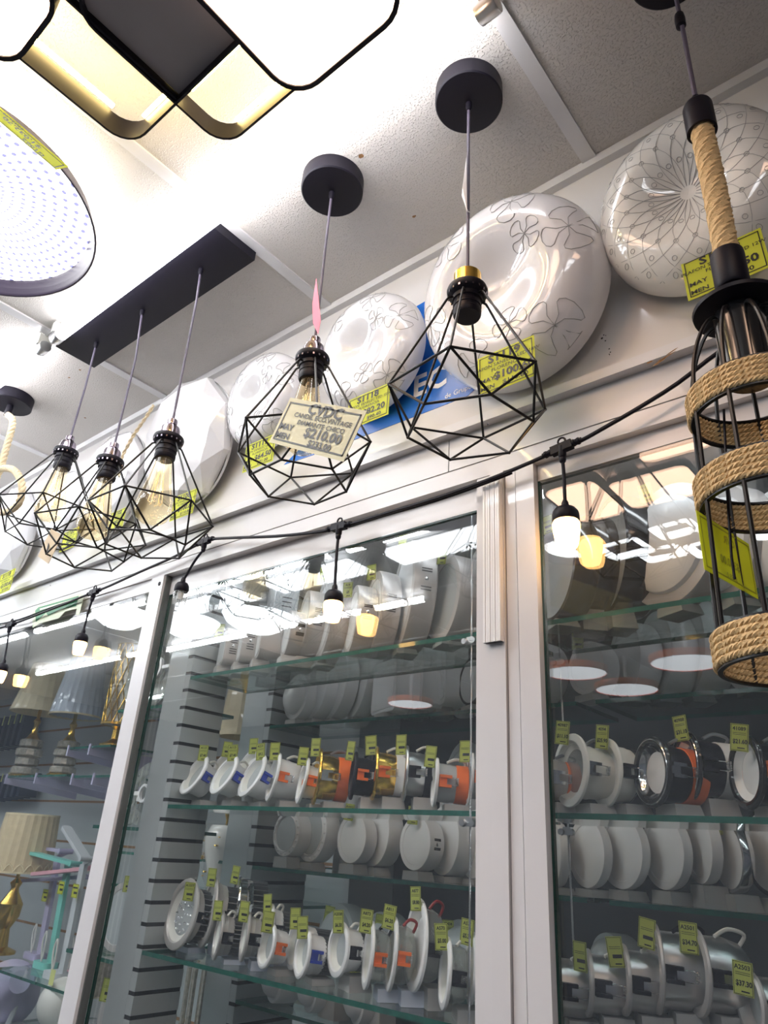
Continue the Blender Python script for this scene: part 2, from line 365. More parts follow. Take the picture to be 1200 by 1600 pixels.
# sliding doors ---------------------------------------------------
def door(name, x0, x1, ztop, yg, stiles, rail):
    d = bpy.data.objects.new(name, None); COL.objects.link(d); d.location = ((x0+x1)/2, yg, 1.0); struct(d)
    g = G(); g.box(x0, x1, yg, yg+.005, 1.0, ztop); g.build('glass_pane', [M['glass']], d, smooth=False)
    g = G(); g.box(x0, x1, yg-.0015, yg+.0065, ztop, rail); g.build('top_rail', M['frame'], d, smooth=False)
    for a, b, c, e in stiles:
        g = G(); g.box(a, b, c, e, 1.0, rail); g.build('stile', M['frame'], d, smooth=False)
    return d
d1 = door('door_1', -4.2, -1.40, 2.047, .826, [(-1.404, -1.356, YF, .832), (-2.9, -2.85, YF, .832)], 2.0765)
g = G(); g.box(-1.3555, -1.352, .826, .84, 1.0, 2.0765); g.build('gasket', M['gasket'], d1, smooth=False)
g = G(); p = Y(249, 912, .8195); g.T = Matrix.Translation(p); g.lathe([(.0001, .001), (.004, .001), (.005, 0)], 16, ax='y'); g.build('screw_cap', M['black'], d1)
d2 = door('door_2', -1.352, -.535, 2.034, .841, [(-.531, -.508, YF+.002, .85)], 2.0765)
g = G(); g.box(-1.352, -1.349, .8405, .8465, 1.0, 2.034); g.box(-1.349, -.535, .8402, .8463, 2.031, 2.0345); g.build('glass_edge', M['door_edge'], d2, smooth=False)
d3 = door('door_3', -.433, 1.25, 2.05, .835, [(-.4635, -.434, YF+.002, .842)], 2.0765)
g = G(); g.box(-.434, -.431, .8345, .8415, 1.0, 2.05); g.build('glass_edge', M['door_edge'], d3, smooth=False)
# ribbed plastic cover strip on the mullion
g = G()
for i in range(7): g.box(-.513+i*.004, -.5097+i*.004, .8105+.0006*(i % 2), YF, 1.813, 2.066)
g.box(-.513, -.485, .812, .8195, 1.813, 2.066)
st = g.build('cover_strip', M['white'], smooth=False); tag(st, 'white ribbed plastic strip stuck on the upper part of the cabinet mullion', 'strip')

# ================================================================== CEILING LAMPS AND TUBES
def tube_lamp(x0, x1, y, label, z=2.572, grp='fluorescent tubes along the ceiling', tm='tube'):
    t = empty('fluorescent_tube', ((x0+x1)/2, y, z), label, 'tube light', grp)
    g = G(); g.T = Matrix.Translation((x0+.03, y, z)); g.lathe([(.0001, 0), (.0135, 0), (.0135, x1-x0-.06), (.0001, x1-x0-.06)], 20, ax='x'); g.build('tube', M[tm], t)
    for a, b in ((x0, x0+.032), (x1-.032, x1)):
        g = G(); g.T = Matrix.Translation((a, y, z)); g.lathe([(.0001, 0), (.013, 0), (.0145, .003), (.0145, b-a-.003), (.0135, b-a), (.0001, b-a)], 20, ax='x'); g.build('end_cap', M['alu'], t)
        g = G(); g.box((a+b)/2-.006, (a+b)/2+.006, y-.016, y+.016, z+.006, 2.6055); g.build('clip', M['offwhite'], t, smooth=False)
    return t
tube_lamp(-1.475, -.285, .487, 'long glowing tube light running above the black rectangular canopy')
tube_lamp(-2.70, -1.515, .487, 'glowing tube light at the left edge, beyond the black rectangular canopy')
for i in range(4):
    tube_lamp(-5.4+i*1.21, -4.22+i*1.21, -.115, 'tube light of the nearer row over the shop aisle, seen only reflected in the glass', grp='aisle tubes of the nearer row', tm='aisle')
for i in range(3):
    tube_lamp(-5.4+i*1.21, -4.22+i*1.21, -.725, 'tube light of the farther row over the shop aisle, seen only reflected in the glass', grp='aisle tubes of the farther row', tm='aisle')
def fill_strip(x0, x1, label):  # added fill, out of sight behind the rail, brightens the shelves
    t = empty('added_fill_strip', ((x0+x1)/2, .905, 2.125), label, 'fill light')
    g = G(); g.box(x0, x1, .897, .913, 2.1235, 2.1275); g.build('diffuser', M['strip'], t, smooth=False)
    g = G(); g.box(x0-.01, x1+.01, .895, .915, 2.128, 2.1395); g.build('housing', M['alu'], t, smooth=False)
fill_strip(-3.6, -1.45, 'added fill strip hidden behind the head rail of the left cabinet')
fill_strip(-1.29, -.56, 'added fill strip hidden behind the head rail of the middle cabinet')
fill_strip(-.40, .90, 'added fill strip hidden behind the head rail of the right-hand cabinet')

def band(g, x0, x1, y0, y1, r, t, z0, z1): g.ring(rrect(x0, x1, y0, y1, r), rrect(x0+t, x1-t, y0+t, y1-t, max(r-t, .002)), z0, z1)
L = empty('ceiling_lamp', (-.58, .12, 2.56), 'modern lamp of overlapping rounded black frames with glowing white panels, top of the picture', 'ceiling lamp')
g = G(); band(g, -.802, -.46, -.08, .284, .04, .0035, 2.478, 2.515); g.build('frame', M['black'], L)
g = G(); band(g, -.688, -.42, .12, .372, .04, .0035, 2.480, 2.512); g.build('frame', M['black'], L)
g = G(); g.box(-.6835, -.68, -.076, .281, 2.482, 2.512); g.build('cross_bar', M['black'], L, smooth=False)
for x0, x1, y0, y1 in ((-.812, -.655, -.14, .113), (-.534, -.33, .10, .374)):
    g = G(); band(g, x0, x1, y0, y1, .045, .0062, 2.452, 2.482); f = g.build('panel_frame', M['black'], L)
    g = G(); g.prism(rrect(x0+.006, x1-.006, y0+.006, y1-.006, .039), 2.4545, 2.464); g.build('diffuser', M['lit'], f)
g = G(); g.box(-.679, -.45, .0, .2805, 2.492, 2.496); g.build('base_plate', mat('lamp_grey_plate', (.30, .28, .30), .5), L, smooth=False)
g = G(); g.prism(rrect(-.74, -.45, .0, .25, .03), 2.56, ZC); g.build('canopy', M['black'], L)
for q in ((-.692, -.685, -.05, .270, 2.510, 2.516), (-.670, -.535, .2885, .2945, 2.506, 2.512), (-.675, -.54, .270, .276, 2.5175, 2.521), (-.50, -.44, .32, .326, 2.514, 2.518), (-.78, -.70, -.06, -.054, 2.516, 2.52), (-.796, -.790, -.04, .24, 2.5165, 2.521), (-.77, -.695, .274, .279, 2.5165, 2.521), (-.66, -.54, .362, .367, 2.5135, 2.518)):
    g = G(); g.box(*q); g.build('light_strip', M['warmstrip'], L, smooth=False)
for x, y in ((-.6, .2), (-.6, .05)): g = G(); g.box(x-.01, x+.01, y-.01, y+.01, 2.496, 2.56); g.build('bracket', M['black'], L, smooth=False)
# peach side panel of the same lamp, seen mirrored in the right-hand door
g = G(); band(g, -.655, -.44, -.15, .04, .03, .004, 2.462, 2.484); f = g.build('panel_frame', M['black'], L)
g = G(); g.prism(rrect(-.651, -.444, -.146, .036, .027), 2.466, 2.47); g.build('diffuser', M['lit'], f)

def round_lamp(cx, cy, R, z, label, strength_mat, grp=None):
    t = empty('ceiling_lamp', (cx, cy, z), label, 'ceiling lamp', grp)
    def at(g): g.T = Matrix.Translation((cx, cy, z)); return g
    g = at(G()); g.lathe([(R-.022, .034), (R, .002), (R, 0), (R-.003, 0), (R-.006, .004), (R-.012, .030), (R-.016, .034)], 72, closed=True); g.build('rim', mat('purple_black_rim', (.05, .038, .065), .35), t)
    g = G(); g.lathe([(.0001, .016), (R*.5, .018), (R*.85, .022), (R-.012, .029)], 72); o = g.build('lamp_panel', strength_mat, t, local=True)
    g = at(G()); g.lathe([(.0001, .05), (R-.03, .05), (R-.022, .035), (.0001, .035)], 48); g.build('back_plate', M['white'], t)
    g = at(G()); g.lathe([(R-.045, .052), (R-.035, .052), (R-.035, .058), (R-.045, .058)], 60, closed=True); g.build('halo_strip', M['halo'], t)
    g = at(G()); g.lathe([(.0001, .05), (.1, .05), (.1, ZC-z), (.0001, ZC-z)], 32); g.build('canopy', M['white'], t)
    return t
rl = round_lamp(-1.17, .165, .232, 2.51, 'round lit ceiling lamp with cut-crystal pattern and dark rim at the left edge', M['ribbed'])
corner = [Y(0, 180, .1)]
P0, P1 = Z(88, 252, 2.503), Z(-12, 166, 2.503)
mt = basis((P0+P1)/2+Vector((0, 0, -.004)), P1-P0, (P1-P0).cross(Vector((0, 0, 1))))
if (mt @ Vector((0, 0, 1))-mt.translation).z > 0: mt = mt @ Matrix.Rotation(PI, 4, 'X')
mt = mt @ Matrix.Rotation(math.radians(-25), 4, 'X')
price_tag(rl, world(rl).inverted() @ mt, .13, .045, [('G1062', -.15, .12, .3, 'CENTER'), ('$1,032.70', .05, -.24, .34, 'CENTER'), ('$1,136.00', .2, -.44, .18, 'CENTER')])

def hexring(pts, z, label, grp):
    pass
def ring_lamp(cx, cy, label, rot):
    t = empty('ceiling_lamp', (cx, cy, 2.44), label, 'ceiling lamp')
    T0 = Matrix.Translation((cx, cy, 2.44)) @ Matrix.Rotation(rot, 4, 'Z')
    for (x0, x1, y0, y1, dz) in ((-.16, .0, -.02, .13, 0), (.02, .16, .0, .12, .02), (-.10, .05, -.15, -.03, .02), (.06, .18, -.16, -.02, 0)):
        g = G(); g.T = T0; band(g, x0, x1, y0, y1, .025, .004, dz, dz+.03); f = g.build('frame', M['black'], t)
        g = G(); g.T = T0; band(g, x0+.004, x1-.004, y0+.004, y1-.004, .021, .022, dz+.001, dz+.012); g.build('light_ring', M['litring'], f)
    g = G(); g.T = T0; g.box(-.07, .08, -.08, .08, .05, ZC-2.44); g.box(-.12, .14, -.01, .01, .03, .05); g.build('canopy', M['black'], t, smooth=False)
ring_lamp(-.68, -.40, 'black lamp of four glowing rounded square rings, mirrored in the right-hand door', .1)
ring_lamp(-.30, -.42, 'black lamp of four glowing rounded rings, mirrored behind the rope cage pendant', -.3)
lc = round_lamp(-.93, -.36, .12, 2.47, 'small round ribbed lamp mirrored beside the lit bulb in the right-hand door', M['ribbed'])
def bowl_lamp(cx, cy, R, label):
    t = empty('pendant_bowl_lamp', (cx, cy, 2.3), label, 'lamp', 'bowl lamps over the aisle')
    g = G(); g.T = Matrix.Translation((cx, cy, 2.3)); g.lathe([(.0001, -.04), (R*.5, -.035), (R*.85, -.01), (R, .02)], 40); g.build('bowl', M['litbowl'], t)
    for a in (0, 2.1, 4.2):
        g = G(); g.tube([(cx+R*math.cos(a), cy+R*math.sin(a), 2.32), (cx, cy, 2.5)], .002); g.build('chain', M['black'], t)
    g = G(); g.T = Matrix.Translation((cx, cy, 2.5)); g.lathe([(.0001, 0), (.04, .02), (.05, ZC-2.5), (.0001, ZC-2.5)], 24); g.build('canopy', M['black'], t)
def troffer(x0, x1, y0, y1, label, m='litring', grp=None):
    t = empty('ceiling_light_panel', ((x0+x1)/2, (y0+y1)/2, 2.59), label, 'ceiling light', grp)
    g = G(); g.ring(rrect(x0, x1, y0, y1, .01), rrect(x0+.012, x1-.012, y0+.012, y1-.012, .008), 2.588, ZC-.001); g.build('frame', M['white'], t)
    g = G(); g.box(x0+.012, x1-.012, y0+.012, y1-.012, 2.592, 2.596); g.build('diffuser', M[m], t, smooth=False)
troffer(-1.70, -1.12, -.40, -.20, 'flat white ceiling light mirrored behind the discs beside the mullion, middle cabinet')
troffer(-2.40, -1.82, -.40, -.20, 'flat white ceiling light mirrored to the left of the hanging bulb, middle cabinet')
troffer(-3.10, -2.52, -.40, -.20, 'flat white ceiling light mirrored near the partition, middle cabinet')
troffer(.28, .72, -.45, -.05, 'added warm square fill light to the right of the rope cage pendant, outside the picture', 'lit')  # added unseen panel, warms and brightens the right-hand wall
troffer(.15, .75, -1.15, -.60, 'added white square fill light behind the warm square one, outside the picture')  # added unseen panel for more fill, clear of the mirrored area
troffer(.15, .75, -1.85, -1.30, 'added white square fill light farthest to the right over the aisle, outside the picture')  # one more added fill panel out of view
def mirrored(px, py, z): v = Z(px, py, z); return v.x, 2*.84-v.y
bowl_lamp(*mirrored(400, 978, 2.28), .135, 'glowing white bowl lamp on black chains, mirrored in the middle door')
bowl_lamp(*mirrored(290, 985, 2.28), .12, 'glowing white bowl lamp mirrored beside the unlit clear bulb')
bowl_lamp(*mirrored(195, 975, 2.28), .11, 'glowing white bowl lamp mirrored at the top of the left-hand door')
for px, py, R_, lab in ((1075, 1036, .17, 'white disc lamp with orange rim mirrored left of the lowest rope band'), (900, 1052, .16, 'white disc lamp with orange rim mirrored over the small round panel, right-hand door'), (980, 1078, .17, 'white disc lamp with orange rim, lowest one mirrored in the right-hand door'), (640, 1100, .15, 'white disc lamp mirrored over the square lights of the middle cabinet')):
    x_, y_ = mirrored(px, py, 2.42); t = empty('disc_lamp', (x_, y_, 2.42), lab, 'ceiling lamp', 'disc lamps at the back of the shop')
    g = G(); g.T = Matrix.Translation((x_, y_, 2.42)); g.lathe([(.0001, 0), (R_*.95, 0), (R_*.95, .004)], 48); g.build('diffuser', M['litdisc'], t)
    g = G(); g.T = Matrix.Translation((x_, y_, 2.42)); g.lathe([(R_*.95, -.003), (R_, -.003), (R_, .03), (.0001, .03)], 48); g.build('rim', M['orange'], t)
    g = G(); g.T = Matrix.Translation((x_, y_, 2.45)); g.lathe([(.0001, 0), (.01, 0), (.01, ZC-2.45), (.0001, ZC-2.45)], 12); g.build('stem', M['white'], t)

# ================================================================== PENDANTS
def canopy_disc(t, x, y, z0=2.58, r=.051):
    g = G(); g.T = Matrix.Translation((x, y, z0)); g.lathe([(.0001, 0), (r-.002, 0), (r, .002), (r, ZC-z0), (.0001, ZC-z0)], 48); c = g.build('canopy', M['black'], t)
    g = G(); g.T = Matrix.Translation((x, y, z0)); g.lathe([(.0001, -.016), (.0032, -.016), (.0048, -.008), (.0048, 0)], 16); g.build('cord_grip', M['black'], c)
    return c
def cage(t, T, rot, R1, h1, R2, h2, tilt=(0, 0), r=.0016):
    ax = Vector((tilt[0], tilt[1], -1)).normalized(); e1 = Vector((0, 1, 0)).cross(ax).normalized(); e2 = -ax.cross(e1)
    Uv = []; Lv = []
    for i in range(6):
        a = rot+i*PI/3; b = a+PI/6
        Uv.append(T+ax*h1+(e1*math.cos(a)+e2*math.sin(a))*R1); Lv.append(T+ax*h2+(e1*math.cos(b)+e2*math.sin(b))*R2)
    z0 = T+ax*.012
    for i in range(6):
        a = rot+i*PI/3; d = e1*math.cos(a)+e2*math.sin(a)
        g = G(); g.tube([z0+d*.016, z0+d*.021, z0+d*.025+ax*.002, z0+d*.028+ax*.007, Uv[i]], r, 8); g.build('strut', M['cage'], t)
    g = G()
    for i in range(6):
        j = (i+1) % 6
        for a, b in ((Uv[i], Uv[j]), (Lv[i], Lv[j]), (Uv[i], Lv[i]), (Uv[j], Lv[i])): g.tube([a, b], r, 8)
    for p in Uv+Lv:
        g.T = Matrix.Translation(p); g.lathe([(.0001, -r*1.3), (r*.9, -r*.9), (r*1.3, 0), (r*.9, r*.9), (.0001, r*1.3)], 8); g.T = Matrix.Identity(4)
    g.build('cage_frame', M['cage'], t)
def socket(t, T, cap, bulb=True, gold=False):
    """T = top of the cage ring"""
    def at(dz=0): g = G(); g.T = Matrix.Translation(T+Vector((0, 0, dz))); return g
    if gold:
        g = at(); g.lathe([(.004, .030), (.0165, .030), (.0178, .0285), (.0178, .008), (.0165, .007)], 32); g.build('socket_cap', M['gold'], t)
        g = at(); g.lathe([(.0001, .042), (.0035, .042), (.006, .034), (.0065, .030)], 16); g.build('cord_grip', M['black'], t)
    else:
        g = at(); g.lathe([(.0001, .040), (.0085, .040), (.0090, .038), (.0090, .030), (.0105, .028), (.0155, .024), (.0170, .018), (.0170, .004)], 32); g.build('socket_cap', M['nickel'], t)
    g = at(); g.lathe([(.016, .006), (.0255, .004), (.0265, .001), (.0262, -.003), (.024, -.007), (.0195, -.010), (.0195, -.016), (.0175, -.017), (.0175, -.021), (.0182, -.022), (.0182, -.026), (.0172, -.027), (.0172, -.031), (.0180, -.032), (.0180, -.037), (.0165, -.040), (.0001, -.040)], 40); g.build('socket', M['black'], t)
    g = at()
    for i in range(18):
        a = i*PI/9; g.T = Matrix.Translation(T) @ Matrix.Rotation(a, 4, 'Z'); g.box(.0245, .0255, -.0012, .0012, -.0075, -.0022)
    g.build('vent_slots', M['nickel'], t, smooth=False)
    if bulb:
        B = T+Vector((0, 0, -.034))
        g = G(); g.T = Matrix.Translation(B); g.lathe([(.0125, 0), (.0145, -.012), (.020, -.045), (.0275, -.078), (.0305, -.094), (.0298, -.106), (.025, -.119), (.015, -.127), (.0001, -.129)], 40); b = g.build('bulb', M['amber'], t, angle=80)
        g = G(); g.T = Matrix.Translation(B)
        for i in range(6):
            a = i*PI/3; c, s = math.cos(a), math.sin(a); g.tube([(.004*c, .004*s, -.03), (.0115*c, .0115*s, -.088), (.009*math.cos(a+.5), .009*math.sin(a+.5), -.092)], .0007, 5)
        g.build('filament', M['filament'], b)
        g = G(); g.T = Matrix.Translation(B); g.lathe([(.0001, -.004), (.006, -.01), (.004, -.032), (.0018, -.04), (.0016, -.09), (.0001, -.092)], 14); g.build('glass_stem', M['clear'], b)
def cord(t, pts, r=.0023): g = G(); g.tube(pts, r, 8); return g.build('cord', M['cord'], t)
RS = dict(R1=.1000, h1=.1535, R2=.0684, h2=.2118)
# pendant with gold socket
x, y = -.397, .588
t = empty('pendant_lamp', (x, y, 2.58), 'black wire diamond pendant with gold socket and no bulb, beside the centre', 'pendant lamp', 'diamond cage pendants')
canopy_disc(t, x, y); T = Vector((-.3942, .586, 2.2033))
cord(t, [(x, y, 2.575), (x, y, 2.5), (x+.001, y, 2.4), T+Vector((0, 0, .035))]); socket(t, T, None, False, True)
cage(t, T, 7.1878, .0976, .1608, .0741, .2064, (.0101, .0169))
g = G(); a, b, c, d = [Y(*p, .582) for p in ((732, 222), (728, 250), (722, 300), (730, 331))]
e = Vector((.0035, -.004, 0)); g.add([a, b+e, c+e*1.3, d, d+Vector((.001, .006, .003)), c-e, b-e*.5], [(0, 1, 2, 3, 4, 5, 6)]); g.build('paper_label', M['white'], t, smooth=False)
# pendant with cream price card
x, y = -.677, .581
t = empty('pendant_lamp', (x, y, 2.58), 'black wire diamond pendant with amber bulb and large cream price card', 'pendant lamp', 'diamond cage pendants')
canopy_disc(t, x, y, r=.054); T = Vector((-.6718, .581, 2.2166))
cord(t, [(x, y, 2.575), (x+.001, y, 2.46), T+Vector((0, 0, .035))]); socket(t, T, None)
cage(t, T, 1.5046, .1003, .1535, .0684, .2118, (.0015, .0148))
g = G(); p = [Y(*q, .578) for q in ((494, 434), (488, 475), (489, 505), (497, 522), (501, 500), (498, 470))]
g.add([v for v in p]+[v+Vector((0, .0006, 0)) for v in p], [(0, 1, 2, 3, 4, 5), (11, 10, 9, 8, 7, 6)]); g.build('paper_label', M['pink'], t, smooth=False)
A, B_, C_, D_ = [Y(*q, .474) for q in ((442, 620), (559, 648), (551, 716), (432, 693))]
ctr = (A+B_+C_+D_)/4; w = ((B_-A).length+(C_-D_).length)/2; h = ((A-D_).length+(B_-C_).length)/2
price_tag(t, world(t).inverted() @ basis(ctr, (B_-A)+(C_-D_), (A-D_)+(B_-C_)), w, h,
  [('CVDC', .04, .24, .30, 'CENTER', 1.3), ('CANDIL ECO.VINTAGE', .04, .13, .135, 'CENTER', 1.3), ('DIAMANTE CHICO', .06, -.01, .135, 'CENTER', 1.3), ('$210.00', .14, -.22, .27, 'CENTER', 1.3), ('MAY', -.45, -.17, .17, 'LEFT', 1.3), ('MEN', -.45, -.36, .17, 'LEFT', 1.3), ('$233.00', .15, -.38, .17, 'CENTER', 1.3)], m='creamcard')
# triple bar pendant
t = empty('triple_pendant_lamp', (-1.21, .558, 2.585), 'long black bar canopy carrying three diamond cages with amber bulbs', 'pendant lamp')
g = G(); g.box(-1.516, -.914, .508, .609, 2.585, ZC); g.build('canopy', M['black'], t, smooth=False)
for (cx, T, rot, kink) in ((-1.021, Vector((-1.001, .56, 2.1762)), 1.0898, (307, 470)), (-1.229, Vector((-1.1983, .56, 2.194)), 1.3468, (212, 560)), (-1.42, Vector((-1.4126, .56, 2.284)), 1.5212, (133, 606))):
    pdt = bpy.data.objects.new('pendant', None); COL.objects.link(pdt); pdt.parent = t; pdt.location = T-Vector((-1.21, .558, 2.585))
    g = G(); g.T = Matrix.Translation((cx, .56, 2.585)); g.lathe([(.0001, -.016), (.0032, -.016), (.0048, -.008), (.0048, 0)], 16); g.build('cord_grip', M['black'], pdt)
    cord(pdt, [(cx, .56, 2.578), Y(*kink, .56), T+Vector((0, 0, .035))]); socket(pdt, T, None); cage(pdt, T, rot, .1012, .1441, .0683, .1997)
pk = pdt
A = [Y(*q, .60) for q in ((48, 813), (112, 880))]
mt = basis(Y(78, 853, .52), Y(112, 870, .52)-Y(48, 830, .52), Vector((0, 0, 1)))
g = G(); g.T = mt; g.box(-.03, .03, -.028, .028, -.0004, .0004); cdk = g.build('price_tag', M['kraft'], pk)

# rope pendants ---------------------------------------------------
def rope(g, path, R, n=3, pitch=.035, seg=10, sides=6, dens=None):
    """n strands twisted round a poly-line"""
    path = [Vector(p) for p in path]; L_ = [0]
    for a, b in zip(path, path[1:]): L_.append(L_[-1]+(b-a).length)
    tot = L_[-1]; N = max(8, int(tot/pitch*seg))
    def at(s):
        for i in range(len(path)-1):
            if s <= L_[i+1] or i == len(path)-2:
                f = (s-L_[i])/max(1e-9, L_[i+1]-L_[i]); return path[i].lerp(path[i+1], f), (path[i+1]-path[i]).normalized()
    fr = []; e = None
    for i in range(N+1):
        s = tot*i/N; p, d = at(s); p2, d2 = at(min(tot, s+pitch*.3)); d = (d+d2).normalized()
        e = d.orthogonal().normalized() if e is None else (e-d*e.dot(d)).normalized(); fr.append((p, e, d.cross(e), s))
    for k_ in range(n):
        pts = []
        for p, e, b, s in fr:
            a = 2*PI*(k_/n+s/pitch); pts.append(p+(e*math.cos(a)+b*math.sin(a))*R*.5)
        g.tube(pts, R*.56, sides)
def smooth_path(P, n=8):
    P = [Vector(p) for p in P]; out = []
    for i in range(len(P)-1):
        p0, p1, p2, p3 = P[max(i-1, 0)], P[i], P[i+1], P[min(i+2, len(P)-1)]
        for k_ in range(n):
            t_ = k_/n; out.append(.5*((2*p1)+(p2-p0)*t_+(2*p0-5*p1+4*p2-p3)*t_*t_+(3*p1-p0-3*p2+p3)*t_**3))
    out.append(P[-1]); return out
x, y = -.095, .59
t = empty('rope_cage_pendant', (x, y, 2.58), 'black birdcage pendant wound with three jute rope bands, right edge', 'pendant lamp')
canopy_disc(t, x, y); g = G(); g.tube([(x, y, 2.575), (x+.001, y, 2.45), (x, y, 2.32)], .0026, 8); g.build('cord', M['cord'], t)
g = G(); g.T = Matrix.Translation((x, y, 2.475)); g.lathe([(.0028, -.018), (.0058, -.016), (.0062, -.004), (.0052, .006), (.0030, .010)], 14); g.build('cord_connector', M['black'], t)
def lat(name, prof, m, par=t, n=40, z=0): g = G(); g.T = Matrix.Translation((x, y, z)); g.lathe(prof, n); return g.build(name, M[m], par)
lat('top_ferrule', [(.0001, 2.328), (.004, 2.328), (.0065, 2.318), (.0145, 2.312), (.0155, 2.309), (.0155, 2.270), (.013, 2.270)], 'black')
g = G(); rope(g, [(x, y, 2.285), (x+.001, y, 2.18), (x, y, 2.075)], .0118, 4, .030, 10, 7); g.build('rope', M['jute'], t)
lat('bottom_ferrule', [(.012, 2.092), (.0150, 2.092), (.0155, 2.088), (.0155, 2.052), (.0135, 2.049), (.008, 2.048), (.007, 2.024)], 'black')
lat('top_disc', [(.0001, 2.028), (.037, 2.026), (.0392, 2.0245), (.0385, 2.021), (.0001, 2.016)], 'black')
lat('socket', [(.0001, 2.0), (.022, 2.018), (.022, 1.945), (.0205, 1.943), (.0001, 1.943)], 'blackgloss')
Rb = [(.053, 1.9045, 1.9330), (.0565, 1.820, 1.8495), (.060, 1.686, 1.716)]
for R, z0, z1 in Rb:
    b = G(); b.T = Matrix.Translation((x, y, 0)); b.lathe([(R-.003, z0), (R+.0008, z0), (R+.0008, z0+.002), (R-.003, z0+.002)], 64, closed=True); b.lathe([(R-.003, z1), (R+.0008, z1), (R+.0008, z1-.002), (R-.003, z1-.002)], 64, closed=True)
    h_ = b.build('hoop', M['cage'], t)
    g = G(); n = 5; dz = (z1-z0-.004)/n
    for i in range(n):
        zz = z0+.002+dz*(i+.5); tot = 2*PI*R; turns = int(tot/.013)
        for k_ in range(3):
            pts = []
            for j in range(turns*8):
                a = 2*PI*j/(turns*8); w_ = 2*PI*(k_/3+j/8); rr = R+.0005+dz*.32*math.cos(w_); pts.append((x+rr*math.cos(a), y+rr*math.sin(a), zz+dz*.32*math.sin(w_)))
            g.tube(pts, dz*.34, 5, closed=True)
    g.build('rope_band', M['jute'], h_)
for i in range(9):
    a = .35+i*2*PI/9; c, s = math.cos(a), math.sin(a)
    g = G(); g.tube(smooth_path([(x+.012*c, y+.012*s, 2.015), (x+.030*c, y+.030*s, 2.008), (x+.045*c, y+.045*s, 1.975), (x+.052*c, y+.052*s, 1.933), (x+.0545*c, y+.0545*s, 1.86), (x+.057*c, y+.057*s, 1.78), (x+.0595*c, y+.0595*s, 1.688)], 4), .0019, 7); g.build('bar', M['cage'], t)
A = Y(1088, 797, .560); B_ = Z(1170, 850, A.z); D_ = A-Vector((0, 0, .052)); C_ = B_+D_-A
ctr = (A+C_)/2; w = (B_-A).length; h = .052
price_tag(t, world(t).inverted() @ basis(ctr, (B_-A)+(C_-D_), (A-D_)+(B_-C_)), w, h, [('CVR', -.05, .2, .2, 'CENTER'), ('$350.00', 0, -.2, .2, 'CENTER'), ('$389.0', 0, -.42, .13, 'CENTER')], ink='faint', mirror=True)
g = G(); p = [Y(*q, .57) for q in ((1131, 640), (1137, 780), (1143, 870), (1148, 905))]; g.tube(p, .0012, 6); g.build('tag_tie', M['black'], t)

x, y = -1.865, .562
t = empty('rope_pendant', (x, y, 2.58), 'round black canopy with a knotted pale jute rope, left edge', 'pendant lamp')
canopy_disc(t, x, y, 2.58, .053)
g = G(); g.T = Matrix.Translation((x, y, 2.58)); g.lathe([(.0001, -.032), (.009, -.032), (.0095, -.028), (.0080, 0)], 20); g.build('rope_ferrule', M['black'], t)
g = G(); pp = [Vector((x, y, 2.552))]+[Y(*q, .562) for q in ((20, 660), (10, 700), (2, 728), (-8, 752))]
rope(g, smooth_path(pp, 4), .0085, 3, .042, 9, 8)
pp = [Y(*q, yy) for q, yy in (((-14, 742), .55), ((4, 732), .548), ((22, 735), .55), ((33, 752), .555), ((34, 772), .56), ((26, 790), .565), ((8, 800), .57), ((-12, 797), .575))]
rope(g, smooth_path(pp, 4), .0085, 3, .042, 9, 8); g.build('rope', M['jute_pale'], t)
g = G(); pp = smooth_path([Y(*q, .70) for q in ((240, 633), (228, 652), (214, 672), (203, 690), (190, 716), (186, 745))], 4); rope(g, pp, .0042, 2, .03, 8, 6)
o = g.build('braided_cord', M['jute_pale']); tag(o, 'thin twisted beige cord hanging between the middle cage and the white plafond', 'cord')

